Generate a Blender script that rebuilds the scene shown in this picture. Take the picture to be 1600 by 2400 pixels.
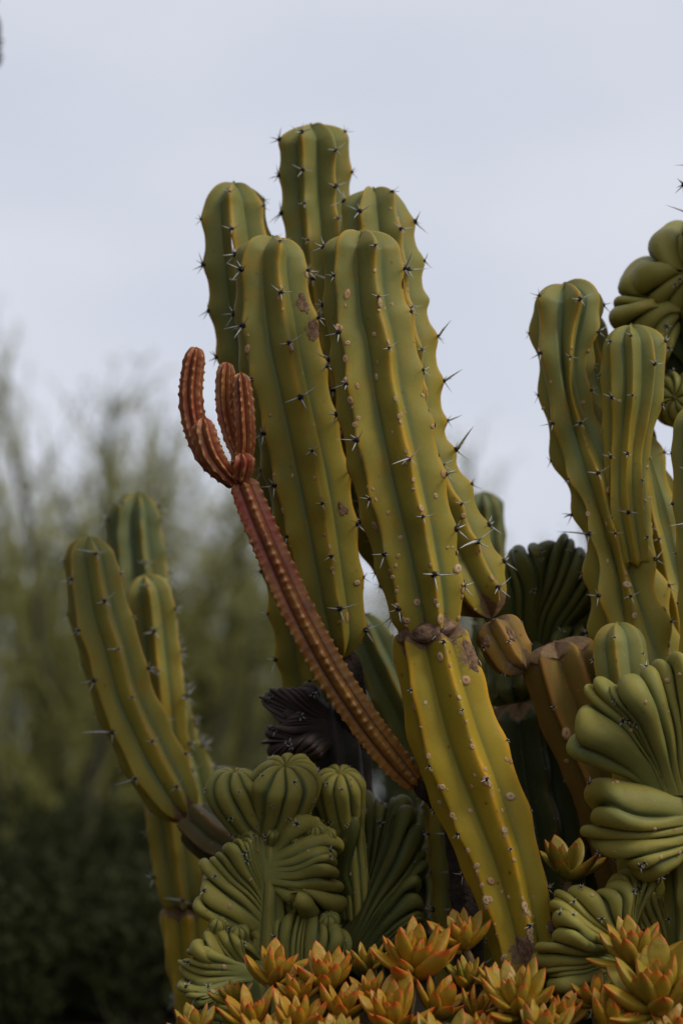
import bpy, math, random
import numpy as np
from mathutils import Vector, Matrix

for o in list(bpy.data.objects):
    bpy.data.objects.remove(o)
scene = bpy.context.scene
col = scene.collection
RNG = np.random.default_rng(7)
random.seed(7)

# ------------------------------------------------------------------ camera
CAM_H, PITCH, LENS, SENS = 0.30, math.radians(9.0), 85.0, 24.0
FPX = 1600 * LENS / SENS
cam_d = bpy.data.cameras.new('camera')
cam = bpy.data.objects.new('camera', cam_d)
col.objects.link(cam)
cam.location = (0, 0, CAM_H)
cam.rotation_euler = (math.pi / 2 + PITCH, 0, 0)
cam_d.sensor_fit = 'HORIZONTAL'
cam_d.sensor_width = SENS
cam_d.lens = LENS
cam_d.clip_start = 0.05
cam_d.clip_end = 3000
cam_d.dof.use_dof = True
cam_d.dof.focus_distance = 2.80
cam_d.dof.aperture_fstop = 3.0
scene.camera = cam

# ------------------------------------------------------------------ sky and sun
SUN_EL, SUN_AZ = math.radians(42), math.radians(60)      # azimuth: from behind the camera, round to the right
world = bpy.data.worlds.new('World')
scene.world = world
world.use_nodes = True
wn = world.node_tree
wn.nodes.clear()
w_out = wn.nodes.new('ShaderNodeOutputWorld')
w_bg = wn.nodes.new('ShaderNodeBackground')
w_bg.inputs['Strength'].default_value = 0.1
w_sky = wn.nodes.new('ShaderNodeTexSky')
w_sky.sky_type = 'NISHITA'
w_sky.sun_disc = False
w_sky.sun_elevation = SUN_EL
w_sky.sun_rotation = math.pi - SUN_AZ
w_tc = wn.nodes.new('ShaderNodeTexCoord')
w_map = wn.nodes.new('ShaderNodeMapping')
w_map.inputs['Scale'].default_value = (1.0, 1.0, 2.2)
w_no = wn.nodes.new('ShaderNodeTexNoise')
w_no.inputs['Scale'].default_value = 5.5
w_no.inputs['Detail'].default_value = 4
w_no.inputs['Roughness'].default_value = 0.45
w_cr = wn.nodes.new('ShaderNodeValToRGB')
w_cr.color_ramp.elements[0].position = 0.3
w_cr.color_ramp.elements[0].color = (0.605, 0.64, 0.735, 1)
w_cr.color_ramp.elements[1].position = 0.7
w_cr.color_ramp.elements[1].color = (0.70, 0.725, 0.805, 1)
w_sc = wn.nodes.new('ShaderNodeVectorMath')
w_sc.operation = 'SCALE'
w_sc.inputs['Scale'].default_value = 10.4
w_mix = wn.nodes.new('ShaderNodeMix')
w_mix.data_type = 'RGBA'
w_mix.inputs['Factor'].default_value = 0.94          # cloud cover
L = wn.links.new
L(w_tc.outputs['Generated'], w_map.inputs['Vector'])
L(w_map.outputs['Vector'], w_no.inputs['Vector'])
L(w_no.outputs['Fac'], w_cr.inputs['Fac'])
L(w_cr.outputs['Color'], w_sc.inputs[0])
L(w_sky.outputs['Color'], w_mix.inputs['A'])
L(w_sc.outputs['Vector'], w_mix.inputs['B'])
L(w_mix.outputs['Result'], w_bg.inputs['Color'])
L(w_bg.outputs['Background'], w_out.inputs['Surface'])

sun_d = bpy.data.lights.new('sun', 'SUN')
sun_d.energy = 1.5
sun_d.angle = math.radians(16)
sun_d.color = (1.0, 0.93, 0.80)
sun = bpy.data.objects.new('sun', sun_d)
col.objects.link(sun)
sdir = Vector((math.sin(SUN_AZ) * math.cos(SUN_EL), -math.cos(SUN_AZ) * math.cos(SUN_EL), math.sin(SUN_EL)))
sun.rotation_euler = sdir.to_track_quat('Z', 'Y').to_euler()
sun.location = sdir * 20

scene.view_settings.view_transform = 'Standard'
scene.view_settings.look = 'None'
scene.view_settings.exposure = 0.0
scene.view_settings.gamma = 1.0
scene.render.engine = 'CYCLES'
scene.cycles.use_denoising = True
scene.cycles.max_bounces = 6

# ------------------------------------------------------------------ helpers
CP = np.array([0.0, 0.0, CAM_H])
FWD = np.array([0, math.cos(PITCH), math.sin(PITCH)])
UPV = np.array([0, -math.sin(PITCH), math.cos(PITCH)])
RGT = np.array([1.0, 0, 0])


def at(px, py, d):
    """A place d metres in front of the lens."""
    return CP + FWD * d + RGT * ((px - 800) / FPX * d) + UPV * ((1200 - py) / FPX * d)


def tag(o, label=None, cat=None, group=None, kind=None):
    if label: o['label'] = label
    if cat: o['category'] = cat
    if group: o['group'] = group
    if kind: o['kind'] = kind
    return o


def thing(name, loc, label, cat, group=None):
    o = bpy.data.objects.new(name, None)
    o.empty_display_size = 0.05
    col.objects.link(o)
    o.location = loc
    return tag(o, label, cat, group)


def make_mesh(name, verts, faces, mat, attrs=None, smooth=True):
    me = bpy.data.meshes.new(name)
    verts = np.asarray(verts, dtype=np.float32)
    if isinstance(faces, np.ndarray) and faces.ndim == 2:
        n, k = faces.shape
        me.vertices.add(len(verts))
        me.vertices.foreach_set('co', verts.ravel())
        me.loops.add(n * k)
        me.loops.foreach_set('vertex_index', faces.astype(np.int32).ravel())
        me.polygons.add(n)
        me.polygons.foreach_set('loop_start', np.arange(0, n * k, k, dtype=np.int32))
        me.update(calc_edges=True)
        me.validate()
    else:
        me.from_pydata([tuple(v) for v in verts], [], faces)
    if smooth:
        me.polygons.foreach_set('use_smooth', np.ones(len(me.polygons), dtype=bool))
    for k_, v_ in (attrs or {}).items():
        a = me.attributes.new(k_, 'FLOAT', 'POINT')
        a.data.foreach_set('value', np.asarray(v_, dtype=np.float32).ravel())
    if mat:
        me.materials.append(mat)
    return me


def link(name, me, parent=None, loc=(0, 0, 0)):
    o = bpy.data.objects.new(name, me)
    col.objects.link(o)
    o.parent = parent
    o.location = loc
    return o


def catmull(P, n=24):
    P = np.asarray(P, float)
    Q = np.vstack([2 * P[0] - P[1], P, 2 * P[-1] - P[-2]])
    out = []
    for i in range(len(P) - 1):
        a, b, c, d = Q[i], Q[i + 1], Q[i + 2], Q[i + 3]
        t = np.linspace(0, 1, n, endpoint=False)[:, None]
        out.append(0.5 * ((2 * b) + (-a + c) * t + (2 * a - 5 * b + 4 * c - d) * t ** 2 + (-a + 3 * b - 3 * c + d) * t ** 3))
    out.append(P[-1:])
    return np.vstack(out)


def norm(v):
    return v / np.maximum(np.linalg.norm(v, axis=-1, keepdims=True), 1e-9)


def sstep(a, b, x):
    t = np.clip((x - a) / (b - a), 0, 1)
    return t * t * (3 - 2 * t)


class Wob:
    """A smooth wandering of two coordinates."""
    def __init__(self, rng, f1, f2, n=5):
        self.a = rng.uniform(-1, 1, (n, 2)) * np.array([f1, f2])
        self.p = rng.uniform(0, 6.28, n)
        self.n = n

    def __call__(self, x, y):
        r = 0
        for i in range(self.n):
            r = r + np.sin(self.a[i, 0] * x + self.a[i, 1] * y + self.p[i])
        return r / self.n


# ------------------------------------------------------------------ materials
def new_mat(name):
    m = bpy.data.materials.new(name)
    m.use_nodes = True
    nt = m.node_tree
    b = nt.nodes['Principled BSDF']
    return m, nt, b


class NT:
    def __init__(self, nt):
        self.nt = nt

    def n(self, t, **kw):
        o = self.nt.nodes.new(t)
        for k, v in kw.items():
            setattr(o, k, v)
        return o

    def plug(self, sock, v):
        if hasattr(v, 'is_output') or isinstance(v, bpy.types.NodeSocket):
            self.nt.links.new(v, sock)
        else:
            sock.default_value = v

    def math(self, op, a, b=0.0, c=None, clamp=False):
        o = self.n('ShaderNodeMath', operation=op, use_clamp=clamp)
        self.plug(o.inputs[0], a)
        self.plug(o.inputs[1], b)
        if c is not None: self.plug(o.inputs[2], c)
        return o.outputs[0]

    def mix(self, f, a, b):
        o = self.n('ShaderNodeMix', data_type='RGBA')
        self.plug(o.inputs['Factor'], f)
        self.plug(o.inputs['A'], a if not isinstance(a, tuple) else (*a, 1))
        self.plug(o.inputs['B'], b if not isinstance(b, tuple) else (*b, 1))
        return o.outputs['Result']

    def ramp(self, v, a, b):
        o = self.n('ShaderNodeMapRange', interpolation_type='SMOOTHSTEP')
        self.plug(o.inputs['Value'], v)
        o.inputs['From Min'].default_value = a
        o.inputs['From Max'].default_value = b
        return o.outputs['Result']

    def attr(self, name):
        return self.n('ShaderNodeAttribute', attribute_name=name).outputs['Fac']

    def noise(self, scale, detail=3, vec=None, rough=0.5):
        o = self.n('ShaderNodeTexNoise')
        o.inputs['Scale'].default_value = scale
        o.inputs['Detail'].default_value = detail
        o.inputs['Roughness'].default_value = rough
        self.plug(o.inputs['Vector'], vec or self.obj())
        return o.outputs['Fac']

    def obj(self):
        if not hasattr(self, '_tc'):
            self._tc = self.n('ShaderNodeTexCoord')
        return self._tc.outputs['Object']

    def voro(self, scale, rnd=1.0):
        o = self.n('ShaderNodeTexVoronoi')
        o.inputs['Scale'].default_value = scale
        o.inputs['Randomness'].default_value = rnd
        self.plug(o.inputs['Vector'], self.obj())
        return o.outputs['Distance'], o.outputs['Color']

    def bump(self, h, strength, dist, bsdf):
        o = self.n('ShaderNodeBump')
        o.inputs['Strength'].default_value = strength
        o.inputs['Distance'].default_value = dist
        self.plug(o.inputs['Height'], h)
        self.plug(bsdf.inputs['Normal'], o.outputs['Normal'])


def cactus_mat(name, green, yellow, bloom, amber, yel=0.5, amb=0.8, spots=0.5, rough=0.5):
    m, nt, b = new_mat(name)
    N = NT(nt)
    crest, cork, fresh = N.attr('crest'), N.attr('cork'), N.attr('areole')
    n1 = N.noise(9, 3)
    n2 = N.noise(45, 4, rough=0.6)
    base = N.mix(N.math('MULTIPLY', N.ramp(N.math('ADD', n1, N.math('MULTIPLY', crest, 0.25)), 0.35, 0.8), yel, clamp=True), green, yellow)
    base = N.mix(N.math('MULTIPLY', N.ramp(n2, 0.45, 0.75), 0.25), base, yellow)
    # waxy blue bloom along the furrows
    base = N.mix(N.math('MULTIPLY', N.math('SUBTRACT', 1.0, N.ramp(crest, 0.03, 0.42)), N.ramp(n1, 0.2, 0.75)), base, bloom)
    # younger growth is greener, old skin stained
    base = N.mix(N.math('MULTIPLY', N.math('SUBTRACT', 1.0, N.ramp(N.attr('along'), 0.0, 0.55)), N.math('ADD', N.math('MULTIPLY', n1, 0.5), 0.25)), base, bloom)
    base = N.mix(N.math('MULTIPLY', N.ramp(N.noise(17, 6, rough=0.7), 0.50, 0.70), 0.50), base, tuple(0.62 * x for x in amber))
    base = N.mix(N.math('MULTIPLY', N.ramp(N.noise(60, 6, rough=0.75), 0.60, 0.74), 0.30), base, (0.30, 0.24, 0.11))
    # amber line on the rib crests; its brightness paints in light glowing through
    line = N.math('MULTIPLY', N.ramp(crest, 0.72, 0.985), N.math('MULTIPLY', N.ramp(N.noise(22, 4), 0.34, 0.60), amb))
    base = N.mix(line, base, amber)
    worn = N.math('MULTIPLY', N.ramp(crest, 0.84, 0.98), N.ramp(N.noise(48, 6, rough=0.75), 0.55, 0.66))
    base = N.mix(N.math('MULTIPLY', worn, spots), base, (0.44, 0.29, 0.14))
    grit = N.noise(330, 5, rough=0.8)
    base = N.mix(N.math('MULTIPLY', N.ramp(grit, 0.42, 0.75), 0.22), base, tuple(0.55 * x for x in green))
    # rust freckles
    d, c = N.voro(75)
    sel = N.n('ShaderNodeSeparateColor')
    nt.links.new(c, sel.inputs[0])
    fr = N.math('MULTIPLY', N.math('SUBTRACT', 1.0, N.ramp(d, 0.06, 0.24)), N.ramp(sel.outputs[0], 0.80, 0.84))
    base = N.mix(N.math('MULTIPLY', fr, spots), base, (0.20, 0.075, 0.012))
    d2, c2 = N.voro(230)
    sel2 = N.n('ShaderNodeSeparateColor')
    nt.links.new(c2, sel2.inputs[0])
    fr2 = N.math('MULTIPLY', N.math('SUBTRACT', 1.0, N.ramp(d2, 0.1, 0.3)), N.ramp(sel2.outputs[1], 0.93, 0.95))
    base = N.mix(N.math('MULTIPLY', fr2, spots), base, (0.42, 0.27, 0.13))
    # cork
    cn = N.ramp(N.math('ADD', cork, N.math('MULTIPLY', N.math('SUBTRACT', N.noise(70, 5, rough=0.65), 0.5), 1.1)), 0.42, 0.62)
    corkc = N.mix(N.noise(160, 4), (0.085, 0.048, 0.022), (0.32, 0.20, 0.10))
    base = N.mix(cn, base, corkc)
    nt.links.new(base, b.inputs['Base Color'])
    N.plug(b.inputs['Roughness'], N.math('ADD', N.math('MULTIPLY', n2, 0.25), rough - 0.1))
    b.inputs['Specular IOR Level'].default_value = 0.18
    hgt = N.math('ADD', N.math('ADD', N.math('MULTIPLY', n2, 0.6), N.math('MULTIPLY', N.noise(650, 2), 0.12)), N.math('MULTIPLY', cn, N.noise(220, 5, rough=0.7)))
    N.bump(hgt, 0.35, 0.003, b)
    return m


def cork_mat():
    m, nt, b = new_mat('cork')
    N = NT(nt)
    n = N.noise(120, 6, rough=0.7)
    nt.links.new(N.mix(N.ramp(n, 0.3, 0.7), (0.10, 0.05, 0.026), (0.38, 0.22, 0.125)), b.inputs['Base Color'])
    b.inputs['Roughness'].default_value = 0.85
    N.bump(N.noise(260, 6, rough=0.75), 0.9, 0.004, b)
    return m


def blister_mat():
    m, nt, b = new_mat('blister')
    N = NT(nt)
    c = N.attr('crest')
    oi = N.n('ShaderNodeObjectInfo')
    a = N.mix(oi.outputs['Random'], (0.46, 0.25, 0.10), (0.55, 0.40, 0.22))
    nt.links.new(N.mix(N.ramp(c, 0.55, 1.0), N.mix(N.ramp(c, 0.0, 0.4), (0.30, 0.16, 0.03), a), (0.26, 0.12, 0.05)), b.inputs['Base Color'])
    b.inputs['Roughness'].default_value = 0.7
    N.bump(N.noise(900, 3), 0.3, 0.001, b)
    return m


def spine_mat():
    m, nt, b = new_mat('spine')
    N = NT(nt)
    a = N.attr('along')
    nt.links.new(N.mix(N.ramp(a, 0.0, 0.28), (0.012, 0.010, 0.011), (0.55, 0.54, 0.52)), b.inputs['Base Color'])
    b.inputs['Roughness'].default_value = 0.55
    return m


def dark_mat():
    m, nt, b = new_mat('areole_wool')
    N = NT(nt)
    nt.links.new(N.mix(N.noise(900, 3), (0.006, 0.005, 0.006), (0.03, 0.02, 0.02)), b.inputs['Base Color'])
    b.inputs['Roughness'].default_value = 0.9
    return m


def red_mat():
    m, nt, b = new_mat('red_stem')
    N = NT(nt)
    crest, tooth, up = N.attr('crest'), N.attr('areole'), N.attr('along')
    n = N.noise(28, 3)
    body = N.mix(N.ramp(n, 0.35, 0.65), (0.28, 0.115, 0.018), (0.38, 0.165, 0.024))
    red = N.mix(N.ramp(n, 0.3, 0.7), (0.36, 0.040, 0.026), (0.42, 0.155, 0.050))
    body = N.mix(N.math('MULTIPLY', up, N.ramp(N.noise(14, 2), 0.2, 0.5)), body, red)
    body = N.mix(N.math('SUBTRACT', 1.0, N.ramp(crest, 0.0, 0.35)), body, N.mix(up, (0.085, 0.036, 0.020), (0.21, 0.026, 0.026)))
    body = N.mix(N.math('MULTIPLY', N.ramp(N.noise(40, 5, rough=0.7), 0.5, 0.7), 0.5), body, (0.10, 0.045, 0.018))
    body = N.mix(N.math('MULTIPLY', tooth, N.ramp(crest, 0.6, 0.95)), body, (0.62, 0.33, 0.12))
    nt.links.new(body, b.inputs['Base Color'])
    b.inputs['Roughness'].default_value = 0.5
    N.bump(N.noise(240, 4), 0.4, 0.002, b)
    return m


def leaf_mat():
    m, nt, b = new_mat('succulent_leaf')
    N = NT(nt)
    e = N.attr('edge')
    oi = N.n('ShaderNodeObjectInfo')
    r = oi.outputs['Random']
    n = N.noise(3.0, 3)
    tone = N.n('ShaderNodeAttribute', attribute_type='OBJECT', attribute_name='tone').outputs['Fac']
    body = N.mix(r, N.mix(tone, (0.32, 0.265, 0.028), (0.42, 0.245, 0.015)), N.mix(tone, (0.27, 0.235, 0.034), (0.36, 0.225, 0.024)))
    body = N.mix(N.math('MULTIPLY', N.ramp(n, 0.4, 0.75), tone), body, (0.46, 0.205, 0.013))
    t = N.ramp(N.math('ADD', e, N.math('MULTIPLY', N.math('SUBTRACT', n, 0.5), 0.8)), 0.40, 0.92)
    tip = N.mix(r, (0.60, 0.135, 0.010), (0.52, 0.060, 0.010))
    body = N.mix(N.math('MULTIPLY', t, N.math('ADD', N.math('MULTIPLY', tone, 0.45), 0.5)), body, tip)
    nt.links.new(body, b.inputs['Base Color'])
    b.inputs['Roughness'].default_value = 0.42
    b.inputs['Specular IOR Level'].default_value = 0.35
    b.inputs['Subsurface Weight'].default_value = 0.12
    b.inputs['Subsurface Radius'].default_value = (0.006, 0.004, 0.001)
    N.bump(N.noise(5, 3), 0.12, 0.02, b)
    return m


def plain_mat(name, a, c, scale, rough=0.8, bump=0.5, dist=0.01):
    m, nt, b = new_mat(name)
    N = NT(nt)
    n = N.noise(scale, 5, rough=0.6)
    nt.links.new(N.mix(N.ramp(n, 0.3, 0.7), a, c), b.inputs['Base Color'])
    b.inputs['Roughness'].default_value = rough
    N.bump(n, bump, dist, b)
    return m


GREEN = cactus_mat('cactus_green', (0.215, 0.200, 0.042), (0.355, 0.272, 0.036), (0.150, 0.185, 0.078), (0.56, 0.30, 0.018), yel=0.95, amb=0.62)
YELLOW = cactus_mat('cactus_yellow', (0.290, 0.222, 0.022), (0.385, 0.266, 0.020), (0.205, 0.192, 0.036), (0.60, 0.31, 0.016), yel=0.95, amb=1.0, spots=0.9)
BLUE = cactus_mat('cactus_blue_green', (0.135, 0.155, 0.050), (0.205, 0.185, 0.042), (0.120, 0.160, 0.085), (0.36, 0.24, 0.025), yel=0.7, spots=0.3)
CREST = cactus_mat('crest_green', (0.190, 0.200, 0.058), (0.315, 0.265, 0.054), (0.075, 0.105, 0.045), (0.32, 0.25, 0.045), yel=0.95, amb=0.6, spots=0.6)
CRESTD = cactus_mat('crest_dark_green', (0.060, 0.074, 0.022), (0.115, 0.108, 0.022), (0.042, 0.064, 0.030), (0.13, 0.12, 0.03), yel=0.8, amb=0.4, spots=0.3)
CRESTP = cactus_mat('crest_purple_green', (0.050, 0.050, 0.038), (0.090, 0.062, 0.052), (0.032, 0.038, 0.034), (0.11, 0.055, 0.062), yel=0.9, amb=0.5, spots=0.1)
BROWND = cactus_mat('cactus_dark_brown', (0.085, 0.066, 0.020), (0.150, 0.095, 0.028), (0.060, 0.060, 0.022), (0.24, 0.13, 0.04), yel=1.0)
BROWN = cactus_mat('cactus_brown', (0.225, 0.140, 0.028), (0.340, 0.190, 0.042), (0.140, 0.112, 0.028), (0.42, 0.20, 0.045), yel=1.0, amb=0.8, spots=0.8, rough=0.55)
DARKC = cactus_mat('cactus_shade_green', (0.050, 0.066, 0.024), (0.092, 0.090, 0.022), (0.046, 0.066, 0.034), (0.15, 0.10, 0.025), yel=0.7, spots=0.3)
CORK, BLISTER, SPINE, WOOL, RED, LEAF = cork_mat(), blister_mat(), spine_mat(), dark_mat(), red_mat(), leaf_mat()
WOODY = plain_mat('woody_base', (0.016, 0.011, 0.008), (0.055, 0.034, 0.022), 60, 0.9, 0.9)


# ------------------------------------------------------------------ the setting
def ground():
    n = 200
    u = np.linspace(-1, 1, n)
    s = np.sign(u) * (np.abs(u) ** 4) * 900 + u * 8
    X, Y = np.meshgrid(s, s + 6)
    w = Wob(np.random.default_rng(3), 2.2, 2.2, 7)
    w2 = Wob(np.random.default_rng(4), 0.01, 0.01, 5)
    far = np.hypot(X, Y - 3)
    Z = 0.03 * w(X, Y) * (far < 40) + 2.0 * w2(X, Y) * sstep(60, 400, far) - 2.5 * sstep(60, 400, far) * 0
    Z = np.where(far < 60, Z, Z - 2.0 * sstep(60, 400, far))
    Z = Z + 0.11 * sstep(1.0, 0.35, np.hypot((X - 0.1) / 1.3, (Y - 3.05) / 1.0))      # the raised bed
    V = np.stack([X, Y, Z], -1).reshape(-1, 3)
    i = np.arange(n - 1)
    a = (i[:, None] * n + i[None, :]).ravel()
    F = np.stack([a, a + 1, a + n + 1, a + n], 1)
    m = plain_mat('dark_soil', (0.010, 0.008, 0.006), (0.030, 0.023, 0.015), 6, 0.95, 0.8, 0.03)
    m.node_tree.nodes['Principled BSDF'].inputs['Specular IOR Level'].default_value = 0.0
    o = link('ground', make_mesh('ground', V, F, m))
    tag(o, 'dark brown garden soil under the cacti and trees', kind='structure')


ground()


# ------------------------------------------------------------------ spines
def cone(p0, d, length, r, bend, V, F, A, seg=4, side=5):
    d = np.asarray(d, float)
    d = d / np.linalg.norm(d)
    x = np.cross(d, [0.3, 0.5, 0.81])
    x /= np.linalg.norm(x)
    y = np.cross(d, x)
    base = len(V)
    for i in range(seg):
        t = i / (seg - 1)
        c = np.asarray(p0) + d * length * t + np.asarray(bend) * t * t * length
        rr = r * (1 - t) ** 0.8 + r * 0.06
        for j in range(side):
            a = 2 * math.pi * j / side
            V.append(c + rr * (math.cos(a) * x + math.sin(a) * y))
            A.append(t)
    for i in range(seg - 1):
        for j in range(side):
            k = (j + 1) % side
            F.append((base + i * side + j, base + i * side + k, base + (i + 1) * side + k, base + (i + 1) * side + j))


def spine_mesh(seed, long_=1.0, kind='std'):
    r = np.random.default_rng(seed)
    V, F, A = [], [], []
    # wool cushion
    ring, lay = 8, 4
    for i in range(lay):
        t = i / (lay - 1)
        rr = 0.0029 * math.cos(t * 1.45) * 1.05
        for j in range(ring):
            a = 2 * math.pi * j / ring
            q = r.uniform(0.85, 1.15)
            V.append((rr * q * math.cos(a), rr * q * 1.15 * math.sin(a), -0.0015 + 0.0038 * math.sin(t * 1.5) * r.uniform(0.85, 1.15)))
            A.append(0)
    for i in range(lay - 1):
        for j in range(ring):
            k = (j + 1) % ring
            F.append((i * ring + j, i * ring + k, (i + 1) * ring + k, (i + 1) * ring + j))
    F.append(tuple((lay - 1) * ring + j for j in range(ring)))
    nc = len(F)
    Ls = 0.017 * long_
    for sx in (-1, 1):
        cone((sx * 0.002, 0, 0.001), (sx * 1.0, r.uniform(-0.05, 0.35), r.uniform(0.25, 0.6)), Ls * r.uniform(0.75, 1.25), 0.00085, (0, r.uniform(-0.1, 0.12), 0), V, F, A)
    if kind != 'two':
        cone((0, -0.002, 0.001), (r.uniform(-0.25, 0.25), -1.0, r.uniform(0.5, 1.1)), Ls * r.uniform(0.7, 1.05), 0.0009, (0, 0, 0), V, F, A)
    if r.random() < 0.6:
        cone((0, 0.002, 0.001), (r.uniform(-0.8, 0.8), 0.9, 0.8), Ls * r.uniform(0.3, 0.6), 0.0008, (0, 0, 0), V, F, A)
    if kind == 'long':
        s = 1 if r.random() < 0.5 else -1
        cone((0, 0, 0.002), (s * 0.95, r.uniform(0, 0.3), 0.5), Ls * 2.2, 0.0017, (0, r.uniform(-.15, .1), 0), V, F, A)
    me = bpy.data.meshes.new('spine_cluster')
    me.from_pydata([tuple(v) for v in V], [], F)
    at_ = me.attributes.new('along', 'FLOAT', 'POINT')
    at_.data.foreach_set('value', np.asarray(A, np.float32))
    me.materials.append(WOOL)
    me.materials.append(SPINE)
    mi = np.zeros(len(me.polygons), np.int32)
    mi[nc:] = 1
    me.polygons.foreach_set('material_index', mi)
    me.polygons.foreach_set('use_smooth', np.ones(len(me.polygons), bool))
    return me


SP = [spine_mesh(i) for i in range(7)]
SP_TWO = [spine_mesh(20 + i, 0.9, 'two') for i in range(3)]
SP_LONG = [spine_mesh(40 + i, 1.15, 'long') for i in range(3)]
SP_STUB = [spine_mesh(60 + i, 0.42) for i in range(3)]


def blister_mesh(seed):
    r = np.random.default_rng(seed)
    prof = [(1.15, -0.05, 0.0), (0.98, 0.10, 0.2), (0.8, 0.34, 0.45), (0.5, 0.46, 0.5), (0.28, 0.40, 0.75), (0.0, 0.36, 1.0)]
    seg = 10
    V, F, A = [], [], []
    for (rr, z, a) in prof[:-1]:
        for j in range(seg):
            t = 2 * math.pi * j / seg
            q = 1 + 0.12 * math.sin(2 * t + seed) + r.uniform(-.05, .05)
            V.append((rr * q * math.cos(t), rr * q * math.sin(t), z + r.uniform(-.03, .03)))
            A.append(a)
    V.append((0, 0, prof[-1][1]))
    A.append(1.0)
    for i in range(len(prof) - 2):
        for j in range(seg):
            k = (j + 1) % seg
            F.append((i * seg + j, i * seg + k, (i + 1) * seg + k, (i + 1) * seg + j))
    b = (len(prof) - 2) * seg
    for j in range(seg):
        F.append((b + j, b + (j + 1) % seg, len(V) - 1))
    return make_mesh('corky_blister', V, F, BLISTER, {'crest': A})


BL = [blister_mesh(i) for i in range(4)]

PHI = np.array([-.5, -.455, -.4, -.32, -.23, -.15, -.085, -.035, 0.0, .035, .085, .15, .23, .32, .4, .455])


class Column:
    """A ribbed stem along a path given from its tip to its foot."""
    def __init__(self, ctrl, ribs=6, phase=0.0, twist=0.0, spacing=0.06, dep=0.35, amp=0.09, dome=0.85, foot=0.3,
                 seed=0, ref=None, lump=0.02, wander=0.03, peak=1.6, round_=0.07, mon=0.0, stagger=0.5, s_first=0.35, squash=1.0, dimple=0.10, finger=False, jit=0.0):
        self.jit = jit
        self.finger = finger
        self.dimple = dimple
        self.rng = np.random.default_rng(seed + 100)
        P = np.array([at(c[0], c[1], c[2]) for c in ctrl])
        R = np.array([c[3] * 0.5 * c[2] / FPX for c in ctrl])
        D = catmull(np.hstack([P, R[:, None]]))
        ds = np.r_[0, np.cumsum(np.linalg.norm(np.diff(D[:, :3], axis=0), axis=1))]
        self.L = ds[-1]
        S = np.linspace(0, self.L, 400)
        self.S = S
        self.C = np.stack([np.interp(S, ds, D[:, i]) for i in range(3)], 1)
        self.R = np.interp(S, ds, D[:, 3])
        k = np.ones(9) / 9
        T = np.gradient(self.C, axis=0)
        T = np.stack([np.convolve(np.pad(T[:, i], 4, mode='edge'), k, 'valid') for i in range(3)], 1)
        self.T = norm(T)
        V = (CP[None] - self.C) if ref is None else np.tile(np.asarray(ref, float), (400, 1))
        V = norm(V)
        V = norm(V - self.T * (V * self.T).sum(1, keepdims=True))
        self.V = V
        self.B = np.cross(V, self.T)
        self.ribs, self.phase, self.twist, self.sp = ribs, phase, twist, spacing
        self.dep, self.amp, self.peak, self.round, self.mon, self.squash = dep, amp, peak, round_, mon, squash
        self.h = dome * self.R[:60].max()
        self.hf = foot * self.R[-60:].max() + 1e-6
        self.lump, self.wander = lump, wander
        self.off = np.array([(stagger * (i % 2) + self.rng.uniform(-.12, .12)) * spacing for i in range(ribs)]) + s_first * spacing
        self.w1 = Wob(self.rng, 22, 2.0)
        self.w2 = Wob(self.rng, 26, 1.7)
        self.w3 = Wob(self.rng, 34, 1.4)
        self.dR = self.rng.uniform(-1, 1, ribs)

    def I(self, A, s):
        return np.stack([np.interp(s, self.S, A[:, i]) for i in range(3)], -1)

    def rad(self, s):
        s = np.clip(s, 0, self.L)
        R = np.interp(s, self.S, self.R)
        a = np.clip(1 - s / self.h, 0, 1)
        b = np.clip(1 - (self.L - s) / self.hf, 0, 1)
        return R * np.sqrt(np.clip(1 - a * a, 0, 1)) * np.sqrt(np.clip(1 - b * b, 0, 1)), R

    def surf(self, s, k, phi):
        s, k, phi = np.broadcast_arrays(s, k, phi)
        Rd, R = self.rad(s)
        e = 0.0012
        slope = (self.rad(s + e)[0] - self.rad(s - e)[0]) / (2 * e)
        slope = np.clip(slope, -6, 6)
        kk = np.mod(k, self.ribs).astype(int)
        q = 2 * np.pi * (k + phi) / self.ribs
        cosq, sinq = np.cos(q), np.sin(q)
        th = self.phase + self.twist * s + q + self.wander * self.w1(s, cosq * 2) + self.mon * 0.16 * self.w3(s * 1.5, kk * 2.1)
        t = 2 * np.abs(phi)
        e2 = self.round
        f = (np.sqrt(t * t + e2 * e2) - e2) / (math.sqrt(1 + e2 * e2) - e2)
        f = f + 0.05 * np.sin(np.pi * t)
        if self.finger: f = 1 - np.sqrt(np.clip(1 - (t * 0.985) ** 2.3, 0, 1))
        fade = np.sqrt(np.clip(Rd / R, 0, 1))
        sj = s + self.jit * self.sp * self.w3(s * 4, kk * 3.7)
        c = (0.75 + 0.25 * self.jit + self.jit * 0.8 * self.w2(s * 5, kk * 2.3)) ** (1 if self.jit else 0) * (0.5 + 0.5 * np.cos(2 * np.pi * (sj - self.off[kk]) / self.sp)) ** self.peak - 0.35
        dep = self.dep * (1 + 0.12 * self.dR[kk] + self.mon * 0.9 * self.w2(s, kk * 1.9))
        inset = R * fade * (dep * f - self.amp * c * (1 - t) ** 1.3 - self.lump * self.w2(s * 1.3, cosq * 1.6 + sinq) - self.mon * 0.34 * self.w3(s * 1.2, q))
        radial = self.I(self.V, s) * np.cos(th)[..., None] + self.I(self.B, s) * (np.sin(th) * self.squash)[..., None]
        T = self.I(self.T, s)
        n = norm(radial - T * slope[..., None])
        pos = self.I(self.C, s) + radial * Rd[..., None] - n * inset[..., None]
        pos = pos + T * (self.dimple * R * np.clip(1 - Rd / R, 0, 1) ** 2 * (s < self.h))[..., None]
        return pos, n, T

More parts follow.
